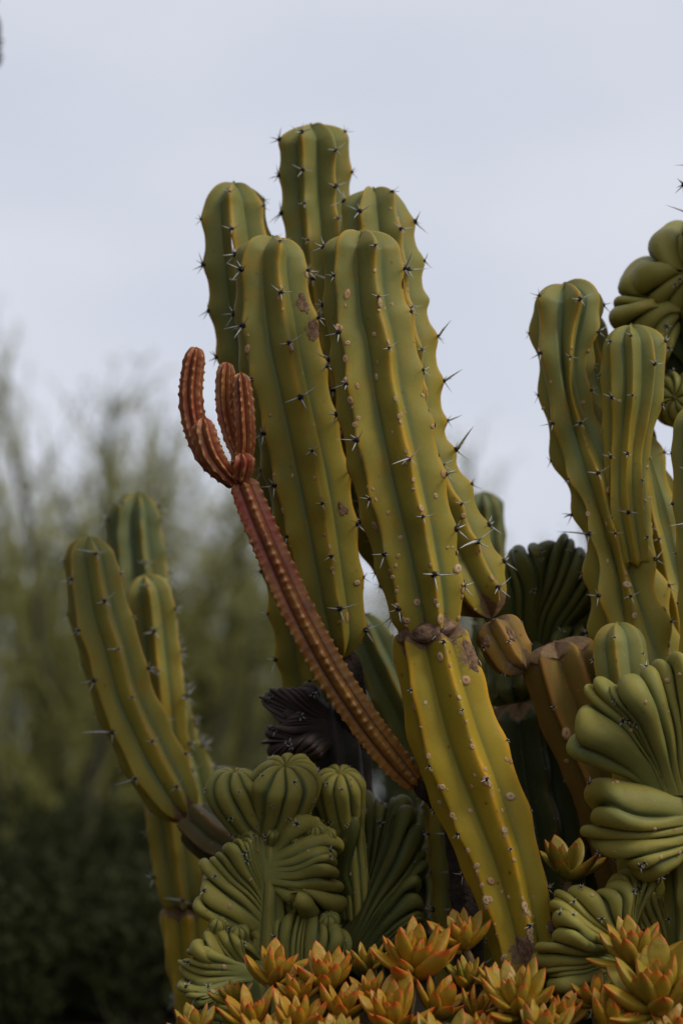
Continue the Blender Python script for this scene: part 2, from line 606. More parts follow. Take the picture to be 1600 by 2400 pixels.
    def areoles(self):
        out = []
        for k in range(self.ribs):
            i0 = -int(self.off[k] / self.sp) - 1
            for i in range(i0, int(self.L / self.sp) + 2):
                s = self.off[k] + i * self.sp
                if 0.004 < s < self.L - 0.01:
                    out.append((k, s))
        return out

    def near_areole(self, s, k):
        kk = np.mod(k, self.ribs).astype(int)
        return (0.5 + 0.5 * np.cos(2 * np.pi * (s - self.off[kk]) / self.sp)) ** 4

    def mesh(self, name, mat, org, step=0.0045, cork_top=0.0, cork_foot=0.0, along=None):
        nd = 11
        a = np.linspace(0, np.pi / 2, nd)
        s1 = self.h * (1 - np.cos(a))
        s1[0] = 1e-4
        nf = 5
        b = np.linspace(0, np.pi / 2, nf)
        s3 = self.L - self.hf * (1 - np.cos(b))
        s3[0] = self.L - 1e-4
        n2 = max(3, int((s3[-1] - s1[-1]) / step))
        s2 = np.linspace(s1[-1], s3[-1], n2)[1:-1]
        s = np.r_[s1, s2, s3[::-1]]
        m, na = len(s), len(PHI)
        k = np.repeat(np.arange(self.ribs), na)
        ph = np.tile(PHI, self.ribs)
        pos, n, T = self.surf(s[:, None], k[None, :], ph[None, :])
        A = pos.shape[1]
        V = np.vstack([pos.reshape(-1, 3), self.C[:1], self.C[-1:]]) - np.asarray(org)
        i = np.arange(m - 1)[:, None] * A
        j = np.arange(A)[None, :]
        jn = (j + 1) % A
        F = np.stack([i + j, i + A + j, i + A + jn, i + jn], -1).reshape(-1, 4)
        F = F.tolist()
        top, bot = m * A, m * A + 1
        for q in range(A):
            F.append((top, q, (q + 1) % A))
            F.append((bot, (m - 1) * A + (q + 1) % A, (m - 1) * A + q))
        crest = np.broadcast_to(1 - 2 * np.abs(ph)[None, :], (m, A))
        ar = self.near_areole(s[:, None] + 0 * k[None, :], k[None, :])
        ck = np.zeros((m, A))
        if cork_top: ck = np.maximum(ck, 1.15 - s[:, None] / cork_top * (0.45 + crest))
        if cork_foot: ck = np.maximum(ck, 1.15 - (self.L - s[:, None]) / cork_foot * (0.45 + crest))
        ck = np.clip(ck + np.zeros((m, A)), 0, 1)
        ex = lambda z: np.r_[np.asarray(z).ravel(), np.asarray(z)[0, 0], np.asarray(z)[-1, 0]]
        al = np.broadcast_to((along(s) if along else s / self.L)[:, None], (m, A))
        return make_mesh(name, V, F, mat, {'crest': ex(crest), 'areole': ex(ar), 'cork': ex(ck), 'along': ex(al)})


def frame_matrix(pos, n, T, org, scale, roll=0.0):
    z = Vector(n).normalized()
    y = Vector(-np.asarray(T))
    y = (y - z * y.dot(z)).normalized()
    x = y.cross(z)
    M = Matrix((x, y, z)).transposed().to_4x4() @ Matrix.Rotation(roll, 4, 'Z') @ Matrix.Diagonal((scale, scale, scale, 1))
    M.translation = Vector(np.asarray(pos) - np.asarray(org))
    return M


def stem(root, ctrl, mat, name='stem', spines=1.0, pool=None, long_=0.06, blisters=0, crest_blisters=0, cork_top=0, cork_foot=0,
         along=None, step=0.0045, cull=-0.45, smax=None, py_max=2450, **kw):
    org = np.array(root.location)
    c = Column(ctrl, **kw)
    o = link(name, c.mesh(name, mat, org, step, cork_top, cork_foot, along), root)
    rng = np.random.default_rng(kw.get('seed', 0) + 555)
    if spines > 0:
        for (k, s) in c.areoles():
            if s > c.L - max(c.hf * 0.7, 0.012): continue
            pos, n, T = c.surf(np.array([s]), np.array([k]), np.array([0.0]))
            pos, n, T = pos[0], n[0], T[0]
            if np.dot(n, norm(CP - pos)) < cull or pos[2] < 0.06 or rng.random() < 0.11: continue
            r = rng.random()
            me = (SP_LONG if r < long_ else (pool or SP))[int(rng.integers(0, 3 if r < long_ else len(pool or SP)))]
            q = link('spine_cluster', me, o)
            q.matrix_local = frame_matrix(pos - n * 0.0006, n, T, org, spines * rng.uniform(0.6, 1.3), rng.uniform(-.4, .4))
    for i in range(blisters + crest_blisters):
        on = i >= blisters
        for _ in range(40):
            s = rng.uniform(c.h, c.L - c.hf * 0.5)
            k = int(rng.integers(0, c.ribs))
            ph = rng.normal(0, 0.035) if on else rng.uniform(-.42, .42)
            pos, n, T = c.surf(np.array([s]), np.array([k]), np.array([ph]))
            if np.dot(n[0], norm(CP - pos[0])) > 0.05 and pos[0][2] > 0.1 and rng.random() < (0.25 + 0.75 * (s / c.L)): break
        else:
            continue
        # the real slope of the skin there
        p1 = c.surf(np.array([s]), np.array([k]), np.array([ph + 0.03]))[0][0]
        p2 = c.surf(np.array([s + 0.003]), np.array([k]), np.array([ph]))[0][0]
        nn = np.cross(p1 - pos[0], p2 - pos[0])
        nn = norm(nn if np.dot(nn, n[0]) > 0 else -nn)
        q = link('corky_blister', BL[int(rng.integers(0, 4))], o)
        q.matrix_local = frame_matrix(pos[0], nn, T[0], org, rng.choice([0.0018, 0.0026, 0.0034, 0.0045], p=[.35, .35, .2, .1]) * rng.uniform(0.7, 1.2), rng.uniform(-.3, .3)) @ Matrix.Diagonal((rng.uniform(0.8, 1.1), rng.uniform(0.85, 1.7), rng.uniform(0.45, 1.0), 1))
    return o, c


def scar(o, c, root, s, k, phi, hs, hphi, seed=0):
    """A raised corky scab on the skin."""
    r = np.random.default_rng(seed)
    nr, na = 7, 22
    rad = 1 + 0.22 * np.sin(np.arange(na) * 2 * np.pi / na * 3 + r.uniform(0, 6)) + r.uniform(-.30, .20, na)
    V, F = [], []
    for i in range(nr):
        q = (i + 1) / nr
        a = np.arange(na) * 2 * np.pi / na
        ss, pp = s + hs * q * rad * np.cos(a), phi + hphi * q * rad * np.sin(a)
        kk = k + np.floor(pp + 0.5)
        pos, n, T = c.surf(ss, kk, pp - np.floor(pp + 0.5))
        hgt = np.where(q < 0.95, 0.0013 + r.uniform(-.0005, .0006, na), -0.0012)
        V += list(pos + n * hgt[:, None])
    pos, n, T = c.surf(np.array([s]), np.array([k]), np.array([phi]))
    V.append(pos[0] + n[0] * 0.0012)
    for i in range(nr - 1):
        for j in range(na):
            m = (j + 1) % na
            F.append((i * na + j, (i + 1) * na + j, (i + 1) * na + m, i * na + m))
    for j in range(na):
        F.append((len(V) - 1, j, (j + 1) % na))
    co = np.zeros(len(o.data.vertices) * 3, np.float32)
    o.data.vertices.foreach_get('co', co)
    d = np.linalg.norm(co.reshape(-1, 3) + np.array(root.location) - pos[0], axis=1)
    at_ = o.data.attributes['cork']
    ck = np.zeros(len(d), np.float32)
    at_.data.foreach_get('value', ck)
    ck = np.maximum(ck, 0.66 * np.exp(-(d / (hs * 1.25)) ** 2)).astype(np.float32)
    at_.data.foreach_set('value', ck)
    return link('corky_scar', make_mesh('corky_scar', np.array(V) - np.array(root.location), F, CORK), o)


def foot_of(ctrl):
    c = ctrl[-1]
    p = at(c[0], c[1], c[2])
    return (p[0], p[1], 0.0)


# ------------------------------------------------------------------ tall columns, centre
# the big leading column: two growth segments with a corky pinch between them
A_up = [(846, 536, 2.845, 190), (849, 646, 2.84, 190), (858, 736, 2.835, 200), (873, 800, 2.83, 208), (893, 934, 2.82, 214),
        (930, 1112, 2.81, 220), (972, 1291, 2.81, 204), (998, 1420, 2.815, 178), (1012, 1500, 2.82, 120)]
A_low = [(1006, 1462, 2.82, 172), (1016, 1530, 2.82, 190), (1066, 1725, 2.81, 218), (1131, 1899, 2.80, 210), (1176, 2023, 2.79, 190),
         (1206, 2135, 2.785, 168), (1236, 2270, 2.78, 150), (1262, 2420, 2.78, 140), (1300, 2700, 2.78, 150)]
tA = thing('columnar_cactus', foot_of(A_low), 'big yellow-green cactus column with corky brown pinch and blistered lower half', 'cactus')
stem(tA, A_up, GREEN, ribs=6, phase=0.33, spacing=0.064, seed=1, dep=0.36, amp=0.085, spines=1.0, long_=0.12, blisters=44, crest_blisters=52, cork_foot=0.022, dome=0.62)
oA, cA = stem(tA, A_low, YELLOW, along=lambda s: 0.62 + 0 * s, ribs=6, phase=0.30, spacing=0.085, seed=2, dep=0.36, amp=0.07, spines=0.75, pool=SP_STUB, long_=0.10, blisters=70, crest_blisters=70,
     cork_top=0.028, dome=0.30, foot=0.1)
scar(oA, cA, tA, 0.045, 1, -0.12, 0.022, 0.16, 1)
scar(oA, cA, tA, 0.395, 0, -0.25, 0.030, 0.26, 2)
scar(oA, cA, tA, 0.375, 1, 0.0, 0.014, 0.14, 3)
stem(tA, [(999, 1452, 2.815, 128), (1006, 1480, 2.815, 150), (1013, 1506, 2.815, 128)], CORK, name='corky_collar', ribs=6, phase=0.33 + math.pi / 6, seed=3, spines=0, dep=0.10, amp=0.06,
     lump=0.10, mon=0.18, spacing=0.011, step=0.0012, dome=0.3, foot=0.3, round_=0.4)

B_up = [(640, 549, 2.955, 168), (634, 646, 2.95, 176), (652, 800, 2.945, 204), (680, 934, 2.94, 200), (718, 1112, 2.94, 204),
        (745, 1246, 2.94, 190), (768, 1380, 2.94, 174), (785, 1470, 2.94, 150), (800, 1545, 2.94, 90)]
B_low = [(803, 1528, 2.95, 78), (816, 1600, 2.97, 84), (830, 1720, 3.03, 80), (845, 2000, 3.12, 76), (860, 2660, 3.14, 80)]
tB = thing('columnar_cactus', foot_of(B_low), 'green cactus column with brown scars near its top, beside the tallest pair', 'cactus')
oB, cB = stem(tB, B_up, GREEN, ribs=6, phase=0.22, spacing=0.064, seed=11, dep=0.36, amp=0.085, spines=1.0, crest_blisters=30, blisters=12, dome=0.62, foot=0.6)
scar(oB, cB, tB, 0.092, 1, -0.22, 0.014, 0.10, 4)
scar(oB, cB, tB, 0.130, 1, -0.13, 0.016, 0.12, 5)
scar(oB, cB, tB, 0.35, 1, -0.25, 0.009, 0.10, 6)
stem(tB, B_low, WOODY, name='woody_base', ribs=6, seed=12, spines=0, dep=0.14, spacing=0.09, lump=0.06)

C_c = [(548, 422, 3.08, 146), (549, 486, 3.08, 156), (560, 584, 3.07, 174), (572, 682, 3.07, 182), (592, 800, 3.07, 186),
       (625, 934, 3.07, 190), (662, 1112, 3.07, 192), (694, 1300, 3.08, 180), (718, 1470, 3.08, 172), (735, 1600, 3.09, 165), (760, 1850, 3.12, 160),
       (790, 2300, 3.15, 160), (800, 2700, 3.15, 160)]
tC = thing('columnar_cactus', foot_of(C_c), 'tall dark green cactus column rising directly behind the red toothed stem', 'cactus')
stem(tC, C_c, GREEN, ribs=6, phase=-0.12, spacing=0.056, seed=21, dep=0.36, amp=0.11, spines=0.95, dome=0.72)

D_c = [(728, 286, 3.10, 150), (734, 350, 3.10, 172), (738, 468, 3.10, 168), (752, 600, 3.09, 168), (778, 800, 3.08, 170), (812, 934, 3.07, 170),
       (852, 1112, 3.06, 165), (897, 1246, 3.05, 150), (948, 1340, 3.05, 140), (990, 1450, 3.05, 140), (1060, 1800, 3.06, 140), (1110, 2700, 3.06, 140)]
tD = thing('columnar_cactus', foot_of(D_c), 'tallest cactus column standing up highest against the sky', 'cactus')
stem(tD, D_c, GREEN, ribs=7, phase=-0.30, spacing=0.048, seed=31, dep=0.36, amp=0.08, spines=0.95, dome=0.6, crest_blisters=6)

E_up = [(874, 436, 3.03, 140), (882, 530, 3.02, 172), (893, 624, 3.01, 192), (903, 722, 3.0, 196), (925, 825, 2.99, 198), (938, 925, 2.98, 196),
        (950, 1023, 2.97, 192), (982, 1112, 2.96, 188), (1027, 1203, 2.95, 188), (1068, 1292, 2.94, 178), (1108, 1368, 2.93, 162), (1138, 1420, 2.93, 130), (1152, 1448, 2.93, 80)]
E_mid = [(1150, 1452, 2.925, 110), (1172, 1490, 2.92, 122), (1200, 1540, 2.915, 112), (1232, 1572, 2.915, 70)]
E_low = [(1298, 1500, 2.93, 150), (1318, 1560, 2.93, 190), (1362, 1680, 2.94, 196), (1425, 1840, 2.95, 180), (1490, 2100, 2.98, 170), (1540, 2700, 2.98, 170)]
tE = thing('columnar_cactus', foot_of(E_low), 'leaning cactus column ending in a brown knob on a thick brown stub', 'cactus')
stem(tE, E_up, GREEN, ribs=6, phase=0.62, spacing=0.052, seed=41, dep=0.36, amp=0.13, spines=1.0, long_=0.2, crest_blisters=30, blisters=10, dome=0.7, foot=0.7, cork_foot=0.03)
oK, cK = stem(tE, E_mid, BROWN, name='knob', ribs=6, phase=0.2, spacing=0.03, seed=42, dep=0.24, amp=0.06, spines=0.5, pool=SP_STUB, long_=0, cork_foot=0.026, cork_top=0.014, dome=0.5, foot=0.7)
scar(oK, cK, tE, 0.030, 0, 0.3, 0.011, 0.22, 7)
scar(oK, cK, tE, 0.022, 5, 0.2, 0.008, 0.18, 8)
stem(tE, E_low, BROWN, name='stub', ribs=6, phase=0.5, spacing=0.07, seed=43, dep=0.36, amp=0.04, spines=0.45, pool=SP_STUB, long_=0, cork_top=0.022, dome=0.28, blisters=12)

Q_c = [(845, 1435, 3.38, 96), (860, 1490, 3.38, 110), (905, 1590, 3.38, 122), (975, 1730, 3.38, 126), (1040, 1900, 3.38, 126), (1100, 2600, 3.38, 126)]
tQ = thing('columnar_cactus', foot_of(Q_c), 'pale leaning cactus glimpsed between the two front columns', 'cactus')
stem(tQ, Q_c, BLUE, ribs=6, phase=0.2, spacing=0.06, seed=51, spines=0.7, long_=0)

# ------------------------------------------------------------------ red toothed plant
F_low = [(566, 1122, 2.85, 66), (580, 1160, 2.85, 76), (612, 1240, 2.845, 80), (655, 1340, 2.84, 82), (700, 1440, 2.835, 84), (770, 1570, 2.835, 84),
         (850, 1690, 2.84, 82), (925, 1785, 2.85, 76), (976, 1842, 2.855, 52)]
tF = thing('toothed_cactus', at(1010, 1862, 2.87), 'slender red-brown cactus with toothed ribs and four short branches', 'cactus')
redkw = dict(spacing=0.0116, amp=0.115, peak=4.0, dep=0.42, spines=0, step=0.0019, wander=0.09, lump=0.05, round_=0.10, stagger=0.5, jit=0.8)
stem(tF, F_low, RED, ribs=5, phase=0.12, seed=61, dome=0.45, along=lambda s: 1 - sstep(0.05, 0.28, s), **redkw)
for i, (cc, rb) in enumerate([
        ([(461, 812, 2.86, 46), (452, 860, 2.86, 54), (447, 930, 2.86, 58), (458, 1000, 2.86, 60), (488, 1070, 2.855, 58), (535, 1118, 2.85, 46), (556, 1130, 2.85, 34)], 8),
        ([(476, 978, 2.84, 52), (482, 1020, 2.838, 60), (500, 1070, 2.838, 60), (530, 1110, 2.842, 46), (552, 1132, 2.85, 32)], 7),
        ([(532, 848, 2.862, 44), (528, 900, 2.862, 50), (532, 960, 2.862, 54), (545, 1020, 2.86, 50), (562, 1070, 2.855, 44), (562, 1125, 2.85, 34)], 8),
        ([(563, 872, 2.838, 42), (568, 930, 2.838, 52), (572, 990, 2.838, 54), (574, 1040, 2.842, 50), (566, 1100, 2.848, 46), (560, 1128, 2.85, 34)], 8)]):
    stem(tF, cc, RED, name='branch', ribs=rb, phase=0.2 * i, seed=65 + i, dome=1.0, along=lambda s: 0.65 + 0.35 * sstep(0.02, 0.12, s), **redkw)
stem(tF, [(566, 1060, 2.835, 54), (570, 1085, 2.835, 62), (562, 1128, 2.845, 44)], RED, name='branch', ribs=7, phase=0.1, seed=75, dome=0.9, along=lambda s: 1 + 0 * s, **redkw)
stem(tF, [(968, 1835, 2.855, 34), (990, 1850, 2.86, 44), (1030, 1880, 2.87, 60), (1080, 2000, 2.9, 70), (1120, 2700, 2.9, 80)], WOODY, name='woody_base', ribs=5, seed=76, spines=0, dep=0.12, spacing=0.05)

# ------------------------------------------------------------------ three columns standing apart
G1 = [(208, 1254, 3.22, 108), (211, 1310, 3.22, 124), (234, 1444, 3.21, 150), (258, 1521, 3.2, 152), (290, 1636, 3.19, 152), (333, 1731, 3.18, 152),
      (368, 1800, 3.17, 150), (408, 1868, 3.16, 128), (442, 1925, 3.15, 70)]
G1b = [(448, 1918, 3.15, 110), (500, 1962, 3.12, 126), (560, 2010, 3.1, 120), (610, 2120, 3.1, 120), (630, 2680, 3.1, 120)]
t = thing('columnar_cactus', foot_of(G1b), 'leaning cactus column with dark woody joint, foremost of the three standing apart', 'cactus')
stem(t, G1, GREEN, ribs=6, phase=0.25, spacing=0.068, seed=81, dep=0.36, amp=0.06, spines=0.8, dome=0.8, foot=0.6, cork_foot=0.02, long_=0.12)
stem(t, G1b, BROWND, name='stub', ribs=6, phase=0.4, seed=82, dep=0.24, amp=0.03, spines=0, cork_top=0.014, dome=0.3, spacing=0.05)
G2 = [(338, 1344, 3.36, 96), (350, 1400, 3.36, 122), (366, 1530, 3.36, 128), (380, 1650, 3.35, 124), (390, 1770, 3.35, 124), (398, 1900, 3.34, 132), (412, 2010, 3.33, 130),
      (424, 2090, 3.32, 122), (432, 2135, 3.32, 90)]
G2b = [(432, 2118, 3.32, 112), (436, 2160, 3.32, 126), (446, 2250, 3.31, 124), (470, 2400, 3.3, 120), (480, 2640, 3.3, 120)]
t = thing('columnar_cactus', foot_of(G2b), 'straight jointed cactus column half hidden behind the leaning one standing apart', 'cactus')
stem(t, G2, GREEN, ribs=6, phase=0.0, spacing=0.062, seed=85, dep=0.36, amp=0.085, spines=0.95, dome=0.75)
stem(t, G2b, YELLOW, along=lambda s: 0.6 + 0 * s, ribs=6, phase=0.1, seed=86, spines=0.4, pool=SP_STUB, cork_top=0.02, dome=0.35, spacing=0.06)
G3 = [(322, 1150, 3.62, 104), (318, 1220, 3.62, 128), (326, 1320, 3.61, 142), (340, 1430, 3.6, 146), (362, 1600, 3.6, 146), (405, 1750, 3.6, 140), (450, 1900, 3.6, 136), (490, 2600, 3.6, 130)]
t = thing('columnar_cactus', foot_of(G3), 'upright blue-green cactus column, tallest of the three standing apart', 'cactus')
stem(t, G3, BLUE, ribs=7, phase=0.2, spacing=0.052, seed=88, dep=0.36, amp=0.07, spines=0.9, dome=0.8)


# ------------------------------------------------------------------ crested growth
def fan(root, edge, base, mat, nrib=14, thick=0.03, thick_base=0.018, depth=0.008, name='crest_fan', seed=0, dots=10, blisters=0, side=1.0, start=0.45, flare=0.75, splay=0.55, ruffle=0.023):
    """A fan of finger ribs that spread from a neck to a long growing edge and roll over it."""
    org = np.array(root.location)
    rng = np.random.default_rng(seed + 900)
    E0 = catmull(np.array([at(*p) for p in edge]), 30)
    B0 = catmull(np.array([at(*p) for p in base]), 30)

    def even(P, m):
        d = np.r_[0, np.cumsum(np.linalg.norm(np.diff(P, axis=0), axis=1))]
        x = np.linspace(0, d[-1], m)
        return np.stack([np.interp(x, d, P[:, i]) for i in range(3)], 1)

    # rib borders of uneven width
    wd = rng.choice([0.5, 0.8, 1.0, 1.35, 1.7], nrib) * rng.uniform(0.85, 1.15, nrib)
    bord = np.r_[0, np.cumsum(wd)] / wd.sum()
    na = len(PHI)
    k = np.repeat(np.arange(nrib), na)
    ph = np.tile(PHI + 0.5, nrib)
    u = bord[k] + (bord[k + 1] - bord[k]) * ph
    u = np.r_[u, 1.0]
    k = np.r_[k, nrib - 1]
    ph = np.r_[ph, 1.0]
    M = 400
    Ee, Be = even(E0, M), even(B0, M)
    x = np.linspace(0, 1, M)
    E = np.stack([np.interp(u, x, Ee[:, i]) for i in range(3)], 1)
    B = np.stack([np.interp(u, x, Be[:, i]) for i in range(3)], 1)
    # alternate finger lengths
    elen = rng.uniform(0.03, 0.15, nrib)[k] * np.sin(np.pi * ph) ** 0.8 - 0.08
    G = (E - B) * (1 + elen)[:, None]
    dE = np.gradient(Ee, axis=0)
    W = norm(np.stack([np.interp(u, x, dE[:, i]) for i in range(3)], 1))
    N = norm(np.cross(W, norm(G)))
    if (N * (CP - E)).sum() < 0: N = -N
    nv = 46
    a = np.linspace(0, np.pi, nv)
    h = np.sin(a) ** flare
    Tu = (1 - np.abs(2 * u - 1) ** 5) ** 0.5
    wv = (thick_base + (thick - thick_base) * np.sin(a) ** 1.2)
    lat = np.cos(a)
    # rounder shoulders
    lat = np.sign(lat) * np.abs(lat) ** 0.8
    pos = B[None] + G[None] * h[:, None, None] + N[None] * (wv * lat)[:, None, None] * (Tu * side)[None, :, None]
    # slow heaving of the whole sheet
    wb = Wob(rng, 9, 5)
    wc = Wob(rng, 1.6, 7)
    sa = np.sin(a)[:, None]
    pos = pos + N[None] * (0.40 * thick * wb(u * 2.2, 0)[None, :] * sa ** 1.5)[..., None]
    pos = pos + W[None] * (0.08 * np.linalg.norm(G, axis=1)[None, :] * wc(u[None, :] * 3, sa * 0.9) * np.sin(np.pi * sa) * np.sin(np.pi * u)[None, :])[..., None]
    eln = np.linalg.norm(np.diff(E0, axis=0), axis=1).sum()
    rf = np.sin(2 * np.pi * u * max(1.3, eln / 0.085) + rng.uniform(0, 6)) * np.sin(np.pi * u) ** 0.4
    pos = pos + N[None] * (ruffle * rf[None, :] * sa ** 2.0)[..., None]
    # ribs leave the neck along its axis and bend outwards
    hh = (h * (1 - h))[:, None]
    pos = pos - W[None] * (splay * np.linalg.norm(G, axis=1)[None, :] * (2 * u - 1)[None, :] * hh)[..., None]
    du = np.gradient(pos, axis=1)
    dv = np.gradient(pos, axis=0)
    nn = norm(np.cross(du, dv))
    cen = B.mean(0)[None, None] * 0.5 + E.mean(0)[None, None] * 0.5
    if (nn * (pos - (B[None] + G[None] * 0.5))).sum() < 0: nn = -nn
    t = 2 * np.abs(ph - 0.5)
    prof = np.sqrt(np.clip(1 - (t * 0.985) ** 2.4, 0, 1))
    st = rng.uniform(start * 0.3, start * 1.7, nrib)[k]
    ramp = sstep(0, 1, (h[:, None] - st[None, :] * 0.55) / 0.45)
    ramp = ramp * (0.85 + 0.15 * np.abs(lat)[:, None] ** 0.5)
    relw = (wd / wd.mean())[k] ** 0.7
    el = np.linalg.norm(np.diff(E0, axis=0), axis=1).sum()
    bl = np.linalg.norm(np.diff(B0, axis=0), axis=1).sum()
    wk = (wd / wd.sum())[k]
    wide = (bl + (el - bl) * h[:, None]) * wk[None, :]
    hg = np.minimum(0.85 * wide, 0.024) * rng.uniform(0.75, 1.15, nrib)[k][None, :]
    disp = ramp * (prof[None, :] - 0.55) * hg
    pos = pos + nn * disp[..., None]
    w3 = [Wob(rng, 60, 60), Wob(rng, 60, 60), Wob(rng, 60, 60)]
    q3 = pos - org
    pos = pos + 0.006 * np.stack([w3[0](q3[..., 1] + q3[..., 0], q3[..., 2]), w3[1](q3[..., 0], q3[..., 2]), w3[2](q3[..., 0], q3[..., 2] + q3[..., 1])], -1)
    V = pos.reshape(-1, 3) - org
    A = len(u)
    i = np.arange(nv - 1)[:, None] * A
    j = np.arange(A - 1)[None, :]
    F = np.stack([i + j, i + j + 1, i + A + j + 1, i + A + j], -1).reshape(-1, 4)
    crest = np.broadcast_to((1 - t)[None, :], (nv, A)) * ramp + 0.45 * (1 - ramp)
    z = np.zeros(nv * A)
    me = make_mesh(name, V, F, mat, {'crest': crest, 'areole': z, 'cork': z, 'along': z + 0.5})
    o = link(name, me, root)
    for q in range(dots):
        kk = int(rng.integers(0, nrib))
        jj = kk * na + 8
        ii = int(rng.uniform(0.18, 0.52) * nv)
        p, n_ = pos[ii, jj], nn[ii, jj]
        if np.dot(n_, norm(CP - p)) < 0.0: continue
        s = link('spine_cluster', SP_STUB[int(rng.integers(0, 3))], o)
        s.matrix_local = frame_matrix(p - n_ * 0.0004, n_, -G[jj], org, rng.uniform(0.6, 0.95), rng.uniform(-.5, .5))
    for q in range(blisters):
        kk = int(rng.integers(0, nrib))
        jj = kk * na + int(rng.integers(5, 12))
        ii = int(rng.uniform(0.05, 0.42) * nv)
        p, n_ = pos[ii, jj], nn[ii, jj]
        if np.dot(n_, norm(CP - p)) < 0.0: continue
        s = link('corky_blister', BL[int(rng.integers(0, 4))], o)
        s.matrix_local = frame_matrix(p, n_, -G[jj], org, rng.choice([0.0015, 0.0022, 0.003]), 0)
    return o


def bulb(root, apex, back, width, mat, ribs=11, seed=0, ref=(0, 0, 1), name='bulb', dep=0.24, spines=0.6, squash=1.0, length_px=None):
    """A pumpkin-like crest head: its ribs meet at the apex."""
    ctrl = [(*apex, width * 1.35), (*[(apex[i] * 0.6 + back[i] * 0.4) for i in range(3)], width * 1.45), (*back, width * 1.2)]
    return stem(root, ctrl, mat, name=name, along=lambda s: 0.4 + 0 * s, ribs=ribs, seed=seed, dep=dep, amp=0.03, spacing=0.05, spines=spines, pool=SP_STUB, long_=0, dome=1.0, foot=0.8,
                ref=ref, round_=0.5, wander=0.9, lump=0.12, twist=22.0, cull=-0.2, squash=squash, mon=0.5, dimple=0.35, finger=True)


# the heap of crests at the foot of the tall columns
t = thing('crested_cactus', at(620, 2560, 2.95), 'crested cactus with two round pumpkin heads on a fanned neck', 'cactus')
headkw = dict(name='head', along=lambda s: 0.45 + 0 * s, spines=0.55, pool=SP_STUB, long_=0, dep=0.26, amp=0.03, spacing=0.05, round_=0.5, wander=0.45, lump=0.09, mon=0.45, dome=0.85, dimple=0.38, finger=True)
stem(t, [(548, 1793, 2.92, 128), (552, 1845, 2.925, 142), (578, 1905, 2.935, 118), (612, 1970, 2.95, 84), (628, 2080, 2.96, 84)], CREST, ribs=10, seed=101, **headkw)
stem(t, [(668, 1774, 2.90, 150), (670, 1835, 2.915, 172), (658, 1905, 2.93, 132), (640, 1970, 2.945, 96), (628, 2080, 2.96, 84)], CREST, ribs=10, seed=102, phase=0.2, **headkw)
fan(t, [(540, 1890, 2.96), (590, 1905, 2.95), (640, 1900, 2.945), (720, 1890, 2.96)], [(600, 2200, 2.97), (640, 2200, 2.97)], CREST, nrib=8, thick=0.034, thick_base=0.02, depth=0.008, seed=103, name='neck', dots=3, blisters=6, start=0.1)
fan(t, [(602, 1930, 2.93), (560, 1955, 2.91), (515, 2010, 2.90), (484, 2065, 2.90), (480, 2110, 2.91), (505, 2150, 2.92)], [(628, 2080, 2.93), (632, 2180, 2.93), (625, 2240, 2.94)], CREST,
    nrib=13, thick=0.026, depth=0.010, seed=104, dots=6, blisters=6, start=0.2)
fan(t, [(690, 1950, 2.94), (740, 1950, 2.92), (785, 1990, 2.90), (792, 2050, 2.89), (775, 2105, 2.89), (735, 2135, 2.89), (690, 2130, 2.9)], [(640, 2000, 2.93), (630, 2060, 2.92), (640, 2110, 2.92)], CREST,
    nrib=11, thick=0.040, thick_base=0.02, depth=0.012, seed=105, dots=6, blisters=5, start=0.15)
for q, (x, y, d, w) in enumerate([(712, 1938, 2.915, 42), (738, 1930, 2.905, 46), (768, 1942, 2.91, 40), (700, 1962, 2.90, 34), (560, 2168, 2.89, 44), (512, 2150, 2.885, 40), (770, 2140, 2.885, 46), (640, 1945, 2.905, 30)]):
    stem(t, [(x, y, d, w), (x, y + w * 0.5, d + 0.006, w * 1.1), (x - 6, y + w * 1.4, d + 0.02, w * 0.8)], CREST, ribs=8, seed=190 + q, phase=0.3 * q, **headkw)
fan(t, [(700, 1925, 2.96), (740, 1915, 2.95), (780, 1940, 2.95)], [(690, 1985, 2.95), (740, 2000, 2.95)], CREST, nrib=8, thick=0.02, depth=0.006, seed=106, dots=0)
fan(t, [(560, 2150, 2.93), (530, 2170, 2.91), (520, 2210, 2.90), (540, 2250, 2.9)], [(640, 2260, 2.93), (640, 2330, 2.93)], CREST, nrib=8, thick=0.026, depth=0.009, seed=107, dots=2)
fan(t, [(650, 2160, 2.92), (690, 2140, 2.9), (740, 2150, 2.89), (790, 2180, 2.9), (820, 2230, 2.92)], [(660, 2350, 2.92), (740, 2360, 2.92)], CREST, nrib=14, thick=0.028, depth=0.008, seed=108, dots=4)
stem(t, [(620, 2180, 2.95, 130), (625, 2300, 2.95, 150), (625, 2660, 2.95, 150)], CREST, name='neck', ribs=9, seed=109, spines=0, dep=0.15)
stem(t, [(632, 1950, 2.94, 60), (634, 2010, 2.925, 66), (632, 2100, 2.915, 74), (628, 2250, 2.92, 100), (628, 2400, 2.93, 120)], CREST, name='neck', ribs=7, seed=110, spines=0.5, pool=SP_STUB, spacing=0.06, dep=0.16, amp=0.05, mon=0.4, lump=0.1, along=lambda s: 0.5 + 0 * s, blisters=6)

